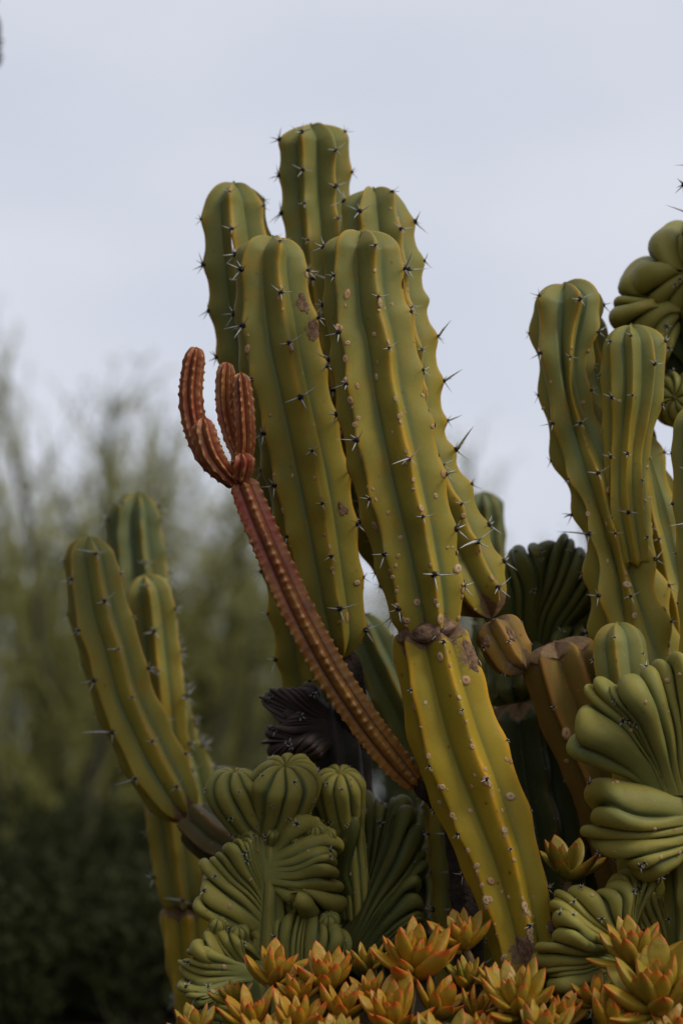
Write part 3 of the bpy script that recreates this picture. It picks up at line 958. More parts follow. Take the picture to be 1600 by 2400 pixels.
t = thing('crested_cactus', at(850, 2560, 3.02), 'dark crested cactus with one round head and broad shaded fan', 'cactus')
stem(t, [(796, 1795, 2.95, 120), (797, 1850, 2.96, 136), (805, 1920, 2.975, 112), (820, 1990, 2.99, 76), (835, 2160, 3.0, 70)], CREST, ribs=9, seed=111, **headkw)
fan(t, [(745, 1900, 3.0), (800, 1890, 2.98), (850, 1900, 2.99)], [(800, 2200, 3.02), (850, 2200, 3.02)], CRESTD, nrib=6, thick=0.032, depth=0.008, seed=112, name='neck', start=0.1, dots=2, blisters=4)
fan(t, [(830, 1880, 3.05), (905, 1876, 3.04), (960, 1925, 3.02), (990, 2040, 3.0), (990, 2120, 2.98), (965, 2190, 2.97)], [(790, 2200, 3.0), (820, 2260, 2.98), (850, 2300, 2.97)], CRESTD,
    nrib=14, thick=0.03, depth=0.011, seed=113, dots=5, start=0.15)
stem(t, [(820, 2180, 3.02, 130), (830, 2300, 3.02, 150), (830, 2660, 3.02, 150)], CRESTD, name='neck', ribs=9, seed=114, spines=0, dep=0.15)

t = thing('crested_cactus', at(600, 2600, 2.88), 'low crested cactus fan spreading over the smallest rosettes below the round heads', 'cactus')
fan(t, [(560, 2200, 2.89), (500, 2192, 2.88), (455, 2215, 2.88), (445, 2240, 2.88)], [(600, 2280, 2.9), (590, 2330, 2.9)], CREST, nrib=7, thick=0.024, depth=0.009, seed=121, dots=3)
fan(t, [(470, 2235, 2.87), (436, 2262, 2.86), (430, 2310, 2.86), (455, 2350, 2.86), (500, 2372, 2.86)], [(590, 2265, 2.88), (605, 2320, 2.88)], CREST, nrib=9, thick=0.030, depth=0.011, seed=122, dots=4, blisters=3)
fan(t, [(530, 2340, 2.86), (510, 2370, 2.85), (510, 2410, 2.85), (540, 2450, 2.85)], [(620, 2380, 2.87), (620, 2430, 2.87)], CREST, nrib=8, thick=0.028, depth=0.009, seed=123, dots=2)
stem(t, [(602, 2250, 2.885, 90), (610, 2330, 2.885, 120), (612, 2700, 2.89, 130)], CREST, name='neck', ribs=8, seed=124, spines=0, dep=0.15)

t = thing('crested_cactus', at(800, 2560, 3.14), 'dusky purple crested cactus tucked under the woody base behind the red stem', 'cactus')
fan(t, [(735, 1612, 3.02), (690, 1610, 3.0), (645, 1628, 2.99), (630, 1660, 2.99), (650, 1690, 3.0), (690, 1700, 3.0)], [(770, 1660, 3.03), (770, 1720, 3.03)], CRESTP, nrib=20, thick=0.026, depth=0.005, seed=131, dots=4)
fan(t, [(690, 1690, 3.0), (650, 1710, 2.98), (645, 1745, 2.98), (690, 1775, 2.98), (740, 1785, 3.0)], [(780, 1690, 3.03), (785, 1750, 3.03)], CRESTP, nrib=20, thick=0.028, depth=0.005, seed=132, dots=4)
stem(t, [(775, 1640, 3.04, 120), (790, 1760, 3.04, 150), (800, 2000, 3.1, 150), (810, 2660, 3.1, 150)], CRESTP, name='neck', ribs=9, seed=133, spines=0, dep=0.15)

# big crest, right of the blistered column
t = thing('crested_cactus', at(1640, 2500, 2.80), 'large pale green crest of thick finger ribs below the short smooth column', 'cactus')
fan(t, [(1352, 1742, 2.76), (1343, 1690, 2.74), (1375, 1645, 2.735), (1420, 1612, 2.73), (1470, 1600, 2.725), (1530, 1580, 2.725), (1590, 1555, 2.73), (1680, 1560, 2.74), (1760, 1640, 2.76)],
    [(1530, 1850, 2.76), (1575, 1850, 2.76), (1640, 1860, 2.77)], CREST, nrib=14, thick=0.036, thick_base=0.022, depth=0.017, seed=141, dots=9, blisters=8, start=0.1, flare=0.8)
fan(t, [(1400, 1812, 2.77), (1385, 1870, 2.75), (1400, 1950, 2.745), (1450, 2010, 2.75), (1530, 2055, 2.76)], [(1600, 1880, 2.77), (1640, 1940, 2.77), (1640, 2000, 2.78)], CREST, nrib=6, thick=0.044,
    thick_base=0.03, depth=0.017, seed=142, dots=5, blisters=9, start=0.15, flare=0.7)
stem(t, [(1600, 1800, 2.77, 150), (1640, 1950, 2.78, 200), (1660, 2200, 2.8, 200), (1660, 2720, 2.8, 200)], CREST, name='neck', ribs=9, seed=143, spines=0, dep=0.15)

# curled crests in the corner
t = thing('crested_cactus', at(1450, 2600, 2.74), 'curled crest with many narrow ribs beside the foot of the blistered column', 'cactus')
fan(t, [(1540, 2075, 2.80), (1480, 2055, 2.78), (1410, 2072, 2.755), (1345, 2110, 2.735), (1293, 2160, 2.72), (1280, 2220, 2.715), (1290, 2290, 2.715), (1320, 2350, 2.72), (1380, 2390, 2.73)],
    [(1480, 2230, 2.79), (1455, 2250, 2.775), (1450, 2290, 2.77)], CREST, nrib=26, thick=0.032, thick_base=0.02, depth=0.0085, seed=151, dots=10, blisters=6, start=0.2)
stem(t, [(1460, 2230, 2.78, 110), (1470, 2350, 2.78, 130), (1470, 2720, 2.78, 130)], CREST, name='neck', ribs=8, seed=152, spines=0, dep=0.15)
t = thing('crested_cactus', at(1600, 2600, 2.84), 'small tight crest behind the copper rosettes, beside the curled one', 'cactus')
fan(t, [(1500, 2230, 2.83), (1495, 2170, 2.82), (1520, 2125, 2.81), (1570, 2115, 2.81), (1640, 2130, 2.82)], [(1570, 2280, 2.84), (1620, 2280, 2.84)], CREST, nrib=13, thick=0.03, depth=0.009, seed=153, dots=4)
fan(t, [(1520, 2130, 2.85), (1550, 2100, 2.85), (1600, 2090, 2.85), (1640, 2110, 2.86)], [(1570, 2200, 2.86), (1620, 2200, 2.86)], CREST, nrib=8, thick=0.02, depth=0.008, seed=154, dots=1)
stem(t, [(1600, 2230, 2.85, 110), (1600, 2350, 2.85, 130), (1600, 2700, 2.85, 130)], CREST, name='neck', ribs=8, seed=155, spines=0, dep=0.15)

# dark crest and columns behind the blistered column
K_low = [(1215, 1640, 3.06, 170), (1225, 1700, 3.06, 196), (1245, 1850, 3.05, 200), (1280, 2050, 3.03, 190), (1300, 2680, 3.03, 190)]
t = thing('crested_cactus', foot_of(K_low), 'dark green crested fan on a shaded column behind the brown knob', 'cactus')
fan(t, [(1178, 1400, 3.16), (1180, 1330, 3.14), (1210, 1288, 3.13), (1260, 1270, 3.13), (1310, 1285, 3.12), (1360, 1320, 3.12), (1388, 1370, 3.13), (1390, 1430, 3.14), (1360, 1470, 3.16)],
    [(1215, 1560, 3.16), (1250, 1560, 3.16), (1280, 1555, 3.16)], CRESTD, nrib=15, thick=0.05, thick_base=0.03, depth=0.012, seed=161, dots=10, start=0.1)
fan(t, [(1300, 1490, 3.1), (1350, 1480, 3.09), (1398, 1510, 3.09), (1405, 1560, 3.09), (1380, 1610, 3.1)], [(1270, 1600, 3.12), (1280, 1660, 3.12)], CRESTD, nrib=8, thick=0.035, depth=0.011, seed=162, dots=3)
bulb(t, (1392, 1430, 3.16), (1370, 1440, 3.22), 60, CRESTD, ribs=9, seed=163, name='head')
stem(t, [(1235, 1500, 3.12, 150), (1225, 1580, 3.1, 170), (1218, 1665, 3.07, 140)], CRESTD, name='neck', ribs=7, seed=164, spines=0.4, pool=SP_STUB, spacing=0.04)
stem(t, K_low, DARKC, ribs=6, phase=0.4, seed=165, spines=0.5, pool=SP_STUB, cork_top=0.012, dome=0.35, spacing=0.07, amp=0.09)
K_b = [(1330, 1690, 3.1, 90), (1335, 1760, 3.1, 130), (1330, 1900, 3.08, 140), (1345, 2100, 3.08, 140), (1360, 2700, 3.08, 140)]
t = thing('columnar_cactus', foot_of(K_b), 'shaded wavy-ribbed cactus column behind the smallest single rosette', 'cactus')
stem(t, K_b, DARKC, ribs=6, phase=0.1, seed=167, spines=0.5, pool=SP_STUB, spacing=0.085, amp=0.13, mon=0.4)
K_c = [(1130, 1150, 3.5, 76), (1135, 1200, 3.5, 92), (1140, 1290, 3.5, 92), (1150, 1500, 3.5, 92), (1170, 2620, 3.5, 100)]
t = thing('columnar_cactus', foot_of(K_c), 'blurred small cactus head peeping out beside the leaning column', 'cactus')
stem(t, K_c, BLUE, ribs=9, phase=0.1, seed=168, spines=0.5, pool=SP_STUB, spacing=0.045, dep=0.2)

# ------------------------------------------------------------------ lumpy columns at the other side
monkw = dict(mon=1.05, wander=0.20, lump=0.07, amp=0.22, peak=1.2)
L1a = [(1322, 660, 3.02, 150), (1324, 720, 3.02, 160), (1326, 820, 3.01, 150), (1334, 920, 3.0, 128), (1362, 1030, 3.0, 136), (1400, 1130, 2.99, 156), (1432, 1250, 2.98, 176), (1468, 1400, 2.97, 186),
       (1500, 1550, 2.97, 186), (1530, 1750, 2.98, 190), (1560, 2100, 2.98, 190), (1580, 2700, 2.98, 190)]
L1b = [(1478, 756, 2.975, 138), (1482, 830, 2.97, 156), (1480, 920, 2.965, 146), (1468, 1010, 2.965, 118), (1462, 1090, 2.965, 104), (1468, 1200, 2.965, 110), (1490, 1330, 2.97, 100)]
L1c = [(1372, 715, 3.1, 70), (1385, 780, 3.1, 86), (1410, 900, 3.1, 100), (1470, 1050, 3.08, 150), (1520, 1200, 3.06, 170), (1560, 1400, 3.05, 180), (1590, 1700, 3.05, 180), (1610, 2680, 3.05, 180)]
t = thing('lumpy_cactus', foot_of(L1a), 'knobbly twisted cactus trunk forking into two blunt heads', 'cactus')
stem(t, L1a, GREEN, ribs=7, phase=0.2, spacing=0.075, seed=171, dep=0.36, spines=0.8, blisters=20, crest_blisters=48, dome=0.7, twist=-0.25, **monkw)
stem(t, L1b, GREEN, name='fork', ribs=9, phase=0.05, spacing=0.07, seed=172, dep=0.2, spines=0.7, pool=SP_TWO + SP_STUB, blisters=4, dome=0.75, mon=0.5, wander=0.14, lump=0.06, amp=0.07)
stem(t, L1c, GREEN, name='fork', ribs=7, phase=0.3, spacing=0.075, seed=173, dep=0.26, spines=0.6, **monkw)
L2 = [(1446, 1455, 2.89, 130), (1452, 1520, 2.885, 136), (1462, 1600, 2.88, 136), (1500, 1800, 2.9, 140), (1540, 2700, 2.9, 140)]
t = thing('columnar_cactus', foot_of(L2), 'short smooth cactus column in front of the knobbly trunk', 'cactus')
stem(t, L2, GREEN, ribs=6, phase=-0.16, spacing=0.05, seed=175, dep=0.25, amp=0.03, spines=0.55, pool=SP_STUB, long_=0, dome=0.95)

t = thing('crested_cactus', at(1690, 2500, 3.1), 'crested cactus with stacked round heads high beside the sky', 'cactus')
fan(t, [(1650, 600, 3.06), (1575, 588, 3.03), (1530, 604, 3.02), (1530, 640, 3.02), (1570, 680, 3.03), (1630, 700, 3.05)], [(1650, 600, 3.14), (1655, 640, 3.15), (1640, 690, 3.14)], CREST, nrib=7, thick=0.042,
    thick_base=0.052, depth=0.012, seed=181, name='head', dots=5, start=0.1, splay=0.2, ruffle=0.003)
fan(t, [(1560, 690, 3.07), (1490, 694, 3.045), (1474, 732, 3.035), (1510, 775, 3.04), (1580, 806, 3.05)], [(1590, 690, 3.14), (1610, 745, 3.15), (1600, 820, 3.14)], CREST, nrib=7, thick=0.046,
    thick_base=0.058, depth=0.012, seed=182, name='head', dots=6, start=0.1, splay=0.2, ruffle=0.003)
bulb(t, (1575, 930, 3.03), (1620, 945, 3.1), 92, CREST, ribs=9, seed=183, name='head')
stem(t, [(1600, 640, 3.12, 140), (1620, 760, 3.1, 150), (1645, 850, 3.1, 160), (1665, 1000, 3.1, 140), (1690, 1400, 3.1, 160), (1700, 2660, 3.1, 170)], CRESTD, name='trunk', ribs=9, seed=184, dep=0.18, spines=0.6, pool=SP_STUB, **monkw)
N_c = [(1622, 950, 2.9, 90), (1626, 1010, 2.9, 106), (1634, 1150, 2.9, 120), (1650, 1500, 2.9, 120), (1680, 2720, 2.9, 120)]
t = thing('columnar_cactus', foot_of(N_c), 'smooth yellow-green column edge below the stacked round heads', 'cactus')
stem(t, N_c, GREEN, ribs=6, phase=-0.2, spacing=0.06, seed=186, spines=0.7, pool=SP_TWO + SP_STUB)
O_c = [(1664, 345, 3.0, 100), (1664, 400, 3.0, 118), (1668, 600, 3.02, 130), (1690, 1000, 3.16, 130), (1720, 2640, 3.2, 130)]
t = thing('columnar_cactus', foot_of(O_c), 'high spiny cactus column standing above the stacked round heads', 'cactus')
stem(t, O_c, GREEN, ribs=6, phase=-0.45, spacing=0.06, seed=188, spines=0.95, long_=0.2, amp=0.08)


# ------------------------------------------------------------------ copper rosettes
def leaf_mesh(seed):
    r = np.random.default_rng(seed)
    nu, nv = 13, 12
    V, A = [], []
    ww, tt = r.uniform(0.185, 0.215), r.uniform(0.115, 0.140)
    sk = r.uniform(-.05, .05)
    for i in range(nu):
        u = i / (nu - 1)
        x = u
        # slim foot, widest at two thirds, drawn to a point
        w = ww * (0.50 + 0.80 * u ** 0.8) * (1 - u ** 3.0) ** 0.9 + 0.002
        th = tt * (0.60 + 0.55 * u) * (1 - u ** 2.8) ** 0.9 + 0.002
        zc = 0.16 * (u - 0.25) ** 2 - 0.02
        for j in range(nv):
            a = 2 * math.pi * j / nv
            y = w * math.cos(a)
            z = th * math.sin(a) * (1.15 if math.sin(a) < 0 else 0.62)
            z += 0.25 * w * (math.cos(a) ** 2) * 0.5
            V.append((x + 0.0 * y, y + sk * u * u, z + zc))
            e = max(0.55 * abs(math.cos(a)) ** 3 * (0.25 + 0.75 * u), 0) + 0.70 * u ** 4
            A.append(min(1, e + 0.22 * max(0, -math.sin(a)) * u))
    V.append((1.03, sk, V[-1][2] + 0.012))
    A.append(1.0)
    F = []
    for i in range(nu - 1):
        for j in range(nv):
            k = (j + 1) % nv
            F.append((i * nv + j, (i + 1) * nv + j, (i + 1) * nv + k, i * nv + k))
    b = (nu - 1) * nv
    for j in range(nv):
        F.append((b + j, len(V) - 1, b + (j + 1) % nv))
    F.append(tuple(range(nv)))
    return make_mesh('leaf', V, F, LEAF, {'edge': A})


LEAVES = [leaf_mesh(i) for i in range(6)]
STALK = plain_mat('succulent_stalk', (0.16, 0.11, 0.05), (0.26, 0.17, 0.07), 60, 0.7, 0.4)


def rosette(px, py, d, rpx, label, tilt=(0, 0), n=19, seed=0, open_=0.9, group=None):
    p = at(px, py, d)
    R = rpx * 1.1 * d / FPX
    t = thing('copper_rosette', p, label, 'succulent', group)
    rng = np.random.default_rng(seed + 300)
    tilt = (tilt[0] + rng.uniform(-.15, .15), tilt[1] * 0.75)
    n = int(n * 1.2)
    tone = float(rng.choice([0.45, 0.7, 1.0]))
    for word, v in (('orange', 0.9), ('copper', 0.9), ('yellow', 0.55), ('golden', 0.55), ('red', 1.0), ('green', 0.2), ('dark', 0.25)):
        if word in label.split(',')[0].replace('-', ' ').split()[:3] or word in label.split()[0]: tone = v
    ax = Vector((math.sin(tilt[0]), -math.sin(tilt[1]), math.cos(tilt[0]) * math.cos(tilt[1]))).normalized()
    Q = ax.to_track_quat('Z', 'X').to_matrix().to_4x4()
    for i in range(n):
        f = i / (n - 1)                     # 0 outermost, 1 heart
        az = i * 2.39996 + rng.uniform(-.3, .3)
        el = math.radians((24 + 60 * f ** 0.75) * open_ + rng.uniform(-12, 12))
        ln = R * 1.16 * (1.0 - 0.66 * f ** 2.0) * rng.uniform(0.8, 1.14)
        drop = -0.30 * R * (1 - f)
        o = link('leaf', LEAVES[int(rng.integers(0, 6))], t)
        o['tone'] = float(np.clip(tone + rng.uniform(-.2, .2), 0, 1))
        wsc = ln * rng.uniform(0.9, 1.3)
        o.matrix_local = Q @ Matrix.Translation((0, 0, drop)) @ Matrix.Rotation(az, 4, 'Z') @ Matrix.Rotation(-el, 4, 'Y') @ Matrix.Translation((0.06 * R, 0, 0)) @ Matrix.Rotation(rng.uniform(-.25, .25), 4, 'X') @ Matrix.Diagonal((ln, wsc, wsc, 1))
    # stalk down to the soil
    V, F = [], []
    foot = np.array([rng.uniform(-.03, .03), 0.05 + rng.uniform(0, .05), -p[2] - 0.01])
    a0 = np.array(ax) * (-0.05 * R)
    mid = np.array(ax) * (-1.0 * R)
    path = catmull(np.array([a0, mid, mid * 0.4 + foot * 0.6, foot]), 5)
    for q, c in enumerate(path):
        for j in range(7):
            a = 2 * math.pi * j / 7
            rr = 0.0055 * (1 + 0.15 * math.sin(q * 2.0))
            V.append(c + rr * np.array([math.cos(a), math.sin(a), 0]))
    for q in range(len(path) - 1):
        for j in range(7):
            k = (j + 1) % 7
            F.append((q * 7 + j, q * 7 + k, (q + 1) * 7 + k, (q + 1) * 7 + j))
    link('stalk', make_mesh('stalk', V, F, STALK), t)
    return t


ROS = [
    (972, 2262, 2.72, 108, 'large copper rosette, tallest in the bed below the shaded fan', (0.05, 0.55), 24),
    (762, 2300, 2.72, 82, 'orange-tipped rosette between the tall rosette and the narrow upright one', (-0.1, 0.55), 20),
    (640, 2285, 2.74, 84, 'narrow upright rosette with long dark-backed leaves beside the low crest', (0.1, 0.30), 13),
    (917, 2388, 2.66, 100, 'wide rosette with broad yellow leaves below the tall one', (0.0, 0.6), 20),
    (700, 2402, 2.66, 92, 'rosette with erect orange leaves in front of the orange-tipped one', (0.05, 0.35), 15),
    (590, 2392, 2.68, 84, 'half-hidden rosette with reddish leaves below the low crest', (-0.1, 0.35), 13),
    (452, 2412, 2.70, 62, 'lone small rosette tip sticking up away from the others', (0.0, 0.3), 11),
    (1080, 2205, 2.76, 78, 'shaded greenish rosette leaning between the tall rosette and the blistered column', (-0.3, 0.45), 16),
    (1096, 2295, 2.73, 62, 'small yellow-green rosette at the foot of the blistered column', (0.0, 0.35), 14),
    (1208, 2352, 2.66, 100, 'yellow rosette with broad open leaves in front of the blistered column', (0.0, 0.5), 21),
    (1538, 2335, 2.64, 132, 'biggest rosette, red outer leaves around a pale heart, by the curled crest', (-0.1, 0.7), 24),
    (1486, 2240, 2.69, 92, 'golden rosette rising just behind the biggest red-edged one', (-0.05, 0.4), 17),
    (1330, 2035, 2.84, 82, 'dark open rosette alone above the curled crest', (0.0, 0.45), 17),
    (1316, 2388, 2.66, 76, 'small orange rosette below the curled crest', (0.1, 0.35), 14),
    (1120, 2368, 2.69, 60, 'little rosette squeezed between the two broad yellow ones', (0.1, 0.4), 13),
    (1440, 2402, 2.63, 86, 'deep red rosette tucked under the biggest one', (0.2, 0.5), 15),
    (808, 2368, 2.69, 72, 'shadowed red-edged rosette under the orange-tipped one', (0.1, 0.5), 15),
    (1030, 2360, 2.69, 78, 'red-backed rosette tucked under the tall one', (0.2, 0.45), 16),
    (860, 2262, 2.77, 62, 'dark little rosette behind the orange-tipped one', (-0.1, 0.35), 12),
    (1600, 2440, 2.62, 100, 'lowest rosette beneath the biggest one', (-0.1, 0.5), 16),
    (800, 2460, 2.62, 90, 'rosette at the lowest front of the bed with orange tips', (0.1, 0.5), 16),
    (1040, 2470, 2.60, 95, 'rosette spreading at the front rim of the bed', (0.0, 0.5), 16),
    (700, 2330, 2.70, 56, 'little red-tipped rosette wedged between the narrow upright one and the orange-tipped one', (0.1, 0.3), 13),
    (868, 2330, 2.70, 58, 'little rosette wedged between the tall one and the orange-tipped one', (-0.1, 0.35), 13),
    (545, 2340, 2.76, 52, 'small reddish rosette lying against the low crest', (-0.3, 0.3), 11),
    (1160, 2300, 2.71, 50, 'tiny rosette touching the corky foot of the blistered column', (-0.1, 0.3), 12),
    (1390, 2340, 2.68, 58, 'small rosette in the hollow of the curled crest', (0.0, 0.35), 12),
    (1270, 2420, 2.62, 80, 'rosette under the broad yellow open one', (0.0, 0.4), 15),
    (640, 2450, 2.63, 84, 'rosette under the erect orange one', (0.0, 0.4), 15),
    (1130, 2430, 2.63, 70, 'rosette under the little squeezed one', (0.0, 0.4), 14),
]
for i, (x, y, d, r, lab, tl, n) in enumerate(ROS):
    rosette(x, y, d, r, lab, tl, n, seed=i)


# ------------------------------------------------------------------ trees and shrubs behind
def foliage_mat(name, a, c):
    m, nt, b = new_mat(name)
    N = NT(nt)
    g = N.n('ShaderNodeNewGeometry')
    nt.links.new(N.mix(g.outputs['Random Per Island'], a, c), b.inputs['Base Color'])
    b.inputs['Roughness'].default_value = 0.6
    b.inputs['Specular IOR Level'].default_value = 0.08
    return m


F1 = foliage_mat('tree_leaf', (0.190, 0.195, 0.050), (0.345, 0.325, 0.105))
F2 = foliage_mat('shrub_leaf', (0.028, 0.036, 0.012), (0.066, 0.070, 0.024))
BARK = plain_mat('green_bark', (0.05, 0.05, 0.022), (0.10, 0.09, 0.05), 20, 0.85)


def tube(P, R, V, F, side=4):
    base = len(V)
    P = np.asarray(P)
    for i, c in enumerate(P):
        d = P[min(i + 1, len(P) - 1)] - P[max(i - 1, 0)]
        d = d / (np.linalg.norm(d) + 1e-9)
        x = np.cross(d, [0.2, 0.9, 0.37])
        x /= np.linalg.norm(x)
        y = np.cross(d, x)
        for j in range(side):
            a = 2 * math.pi * j / side
            V.append(c + R[i] * (math.cos(a) * x + math.sin(a) * y))
    for i in range(len(P) - 1):
        for j in range(side):
            k = (j + 1) % side
            F.append((base + i * side + j, base + i * side + k, base + (i + 1) * side + k, base + (i + 1) * side + j))


def tree_mesh(seed, height, spread, n_limb=8, n_twig=42, n_leaf=18, low=0.07, leaf=0.03, mat=F1):
    r = np.random.default_rng(seed)
    TV, TF, CV, CF = [], [], [], []
    LP, LD = [], []

    def grow(p, d, ln, steps, up, jit):
        pts = [p]
        for _ in range(steps):
            d = d + r.normal(0, jit, 3) + np.array([0, 0, up])
            d = d / np.linalg.norm(d)
            p = p + d * ln / steps
            pts.append(p)
        return np.array(pts), d

    for i in range(n_limb):
        az = 2 * math.pi * (i + r.uniform(-.3, .3)) / n_limb
        lean = r.uniform(0.15, 0.75) * spread
        d = np.array([math.cos(az) * lean, math.sin(az) * lean, 1.0])
        d /= np.linalg.norm(d)
        ln = height * r.uniform(0.62, 0.95)
        pts, _ = grow(np.array([0.06 * math.cos(az), 0.06 * math.sin(az), -0.05]), d, ln, 9, 0.06, 0.10)
        tube(pts, np.linspace(0.045, 0.008, len(pts)) * height / 3, TV, TF, 6)
        for j in range(n_twig):
            q = r.uniform(low, 1.0)
            a = q * (len(pts) - 1)
            i0 = min(int(a), len(pts) - 2)
            p = pts[i0] + (pts[i0 + 1] - pts[i0]) * (a - i0)
            dd = (pts[i0 + 1] - pts[i0])
            dd = dd / np.linalg.norm(dd) + r.normal(0, 0.55, 3)
            dd /= np.linalg.norm(dd)
            tw, _ = grow(p, dd, height * r.uniform(0.12, 0.30) * (1.15 - 0.5 * q), 5, 0.10, 0.18)
            tube(tw, np.linspace(0.007, 0.002, len(tw)) * height / 3, CV, CF, 3)
            for m in range(n_leaf):
                b = r.uniform(0.15, 1.0) * (len(tw) - 1)
                j0 = min(int(b), len(tw) - 2)
                LP.append(tw[j0] + (tw[j0 + 1] - tw[j0]) * (b - j0) + r.normal(0, 0.028, 3) * height / 3)
                LD.append(tw[j0 + 1] - tw[j0])
    LP = np.array(LP)
    LD = norm(np.array(LD) + r.normal(0, 0.04, LP.shape)) + r.normal(0, 0.45, LP.shape)
    LD = norm(LD)
    S = norm(np.cross(LD, r.normal(0, 1, LP.shape)))
    sz = leaf * r.uniform(0.6, 1.4, (len(LP), 1))
    v0, v1, v2, v3 = LP - S * sz * .22, LP + LD * sz * .55, LP + S * sz * .22 , LP - LD * sz * .55
    nb = len(CV)
    V = np.vstack([np.array(CV), np.stack([v0, v1, v2, v3], 1).reshape(-1, 3)])
    idx = nb + np.arange(len(LP))[:, None] * 4
    F = np.vstack([np.array(CF), idx + np.array([[0, 1, 2, 3]])])
    return make_mesh('trunk', TV, TF, BARK), make_mesh('crown', V, F, mat, smooth=False)


TREES = [tree_mesh(1, 3.3, 0.55), tree_mesh(2, 3.0, 0.75), tree_mesh(3, 3.6, 0.5, n_twig=34)]
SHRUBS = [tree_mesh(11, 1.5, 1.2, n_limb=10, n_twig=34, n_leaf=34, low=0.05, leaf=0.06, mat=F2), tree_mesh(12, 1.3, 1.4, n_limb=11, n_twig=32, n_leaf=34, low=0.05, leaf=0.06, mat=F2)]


def plant(name, mesh, px, d, rz, sc, label, cat, group):
    p = at(px, 2097, d)
    o = thing(name, (p[0], p[1], 0), label, cat, group)
    o.rotation_euler = (0, 0, rz)
    o.scale = (sc, sc, sc)
    link('trunk', mesh[0], o)
    link('crown', mesh[1], o)
    return o


LT = 'feathery olive-green desert tree out of focus behind the cacti'
GT = 'blurred trees behind the cacti'
for i, (px, d, k, sc) in enumerate([(110, 12.5, 0, 0.98), (-120, 12.0, 1, 0.95), (300, 13.5, 1, 1.0), (430, 12.0, 2, 0.78), (560, 13.0, 1, 0.95), (700, 12.2, 0, 0.8),
                                    (900, 13.0, 2, 0.82), (1080, 12.5, 1, 0.86), (1240, 13.2, 0, 0.78), (1420, 12.4, 2, 0.72), (1620, 13.0, 1, 0.8), (20, 14.5, 2, 0.9), (210, 15, 0, 1.05), (400, 14.8, 1, 1.0), (520, 15.2, 2, 0.85), (640, 14.6, 1, 0.9), (70, 11.6, 1, 1.04), (200, 12.2, 0, 0.96), (-420, 12.6, 0, 0.95), (-760, 13.2, 2, 0.9), (-1150, 12.4, 1, 1.0), (-1600, 13.5, 0, 0.95),
                                    (1900, 12.6, 0, 0.85), (2250, 13.2, 2, 0.9), (2650, 12.5, 1, 0.9)]):
    plant('desert_tree', TREES[k], px, d, i * 1.3, sc, LT, 'tree', GT)
LS = 'dark low shrub in the shade under the blurred trees'
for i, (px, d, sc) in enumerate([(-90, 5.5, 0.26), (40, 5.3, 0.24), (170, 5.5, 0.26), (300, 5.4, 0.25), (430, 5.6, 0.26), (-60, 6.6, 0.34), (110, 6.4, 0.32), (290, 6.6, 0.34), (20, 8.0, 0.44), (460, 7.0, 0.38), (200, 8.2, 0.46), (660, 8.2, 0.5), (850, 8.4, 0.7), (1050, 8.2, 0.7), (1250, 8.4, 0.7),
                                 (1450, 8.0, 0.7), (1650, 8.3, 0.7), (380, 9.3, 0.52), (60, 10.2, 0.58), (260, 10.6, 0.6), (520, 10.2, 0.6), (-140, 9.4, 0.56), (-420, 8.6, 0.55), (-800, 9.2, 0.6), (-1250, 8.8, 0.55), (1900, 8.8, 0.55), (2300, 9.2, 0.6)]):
    plant('low_shrub', SHRUBS[i % 2], px, d, i * 0.9, sc, LS, 'shrub', 'dark shrubs under the trees')
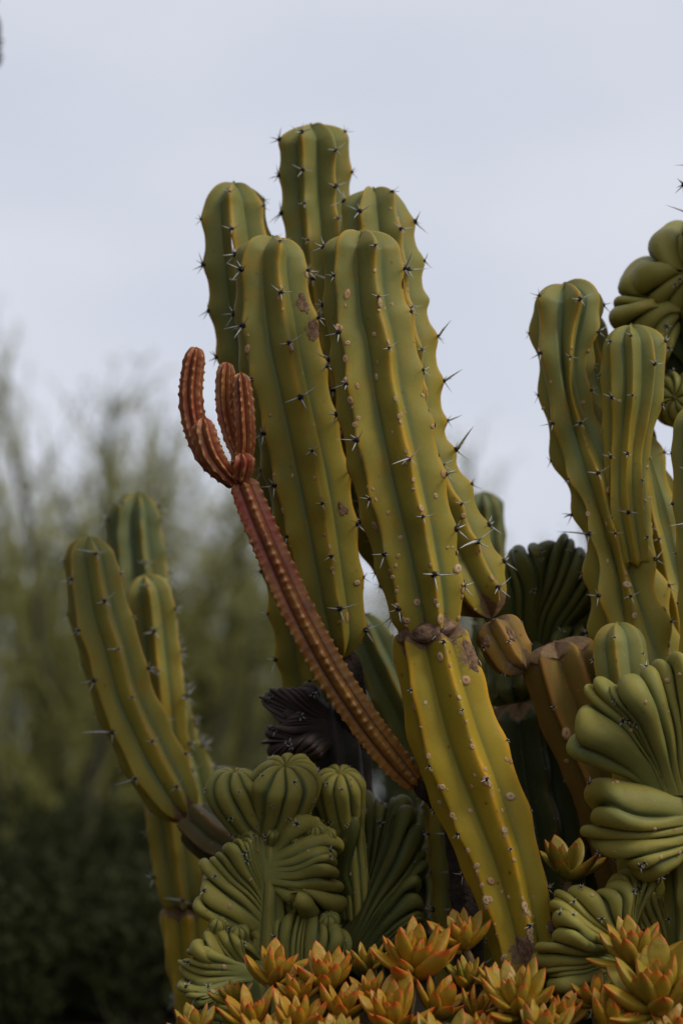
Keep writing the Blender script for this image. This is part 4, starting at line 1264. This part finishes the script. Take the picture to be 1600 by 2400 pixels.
# nearer trees: one reaches a twig into the corner, one unseen, added for shade
for i, (x, y, sc, rz) in enumerate([(-2.35, 4.6, 1.15, 0.4), (-2.6, 2.4, 1.1, 2.0)]):
    o = thing('desert_tree', (x, y, 0), ['tree whose single twig tip hangs alone against the open sky', 'unseen leafy tree added for shade beside the bed, opposite the lumpy columns'][i], 'tree')
    o.rotation_euler = (0, 0, rz)
    o.scale = (sc, sc, sc)
    link('trunk', TREES[i][0], o)
    link('crown', TREES[i][1], o)
DENSE = tree_mesh(21, 4.2, 0.95, n_limb=10, n_twig=52, n_leaf=60, low=0.12, leaf=0.13, mat=F2)  # unseen trees, added to darken the left sides of the columns
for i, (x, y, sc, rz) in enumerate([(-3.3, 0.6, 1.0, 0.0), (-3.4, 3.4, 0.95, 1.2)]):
    o = thing('added_shade_tree', (x, y, 0), ['dense dark unseen tree added for shade, beside the camera', 'dense dark unseen tree added for shade, next to the bed of cacti'][i], 'tree')
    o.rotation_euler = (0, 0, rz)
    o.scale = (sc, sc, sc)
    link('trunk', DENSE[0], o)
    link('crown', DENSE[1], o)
# a fallen branch on the soil
V, F = [], []
bp = at(-60, 2240, 6.4)
pts = catmull(np.array([[bp[0], bp[1], 0.16], at(40, 2320, 6.2), at(120, 2400, 6.0), [at(220, 2400, 5.8)[0], 5.7, 0.0]]), 6)
tube(pts, np.linspace(0.012, 0.017, len(pts)), V, F, 8)
o = link('fallen_branch', make_mesh('fallen_branch', V, F, plain_mat('dead_wood', (0.09, 0.07, 0.05), (0.17, 0.14, 0.11), 30, 0.9)))
tag(o, 'pale dead branch lying slanted among the dark shrubs', 'branch')
V, F = [], []
bt = bpy.data.objects['desert_tree']
for o in bpy.data.objects:
    if o.get('label', '').startswith('tree whose single'): bt = o
tip = catmull(np.array([[-2.35, 4.6, 1.7], [-1.6, 4.5, 2.4], at(-140, -90, 4.45), at(-24, 30, 4.4), at(-9, 90, 4.4), at(-9, 145, 4.4)]), 5)
tube(tip, np.linspace(0.020, 0.005, len(tip)), V, F, 6)
for i in range(70):
    p = tip[int(RNG.integers(18, len(tip)))] + RNG.normal(0, 0.003, 3)
    d = norm(RNG.normal(0, 1, 3) + np.array([0, 0, -1.0])) * 0.022
    w = norm(np.cross(d, RNG.normal(0, 1, 3))) * 0.004
    b = len(V)
    V += [p - w, p + d * .5, p + w, p - d * .5]
    F.append((b, b + 1, b + 2, b + 3))
M = Matrix.LocRotScale(bt.location, bt.rotation_euler, bt.scale).inverted()
V = [tuple(M @ Vector(v)) for v in V]
link('branch', make_mesh('branch', np.array(V), F, BARK), bt)
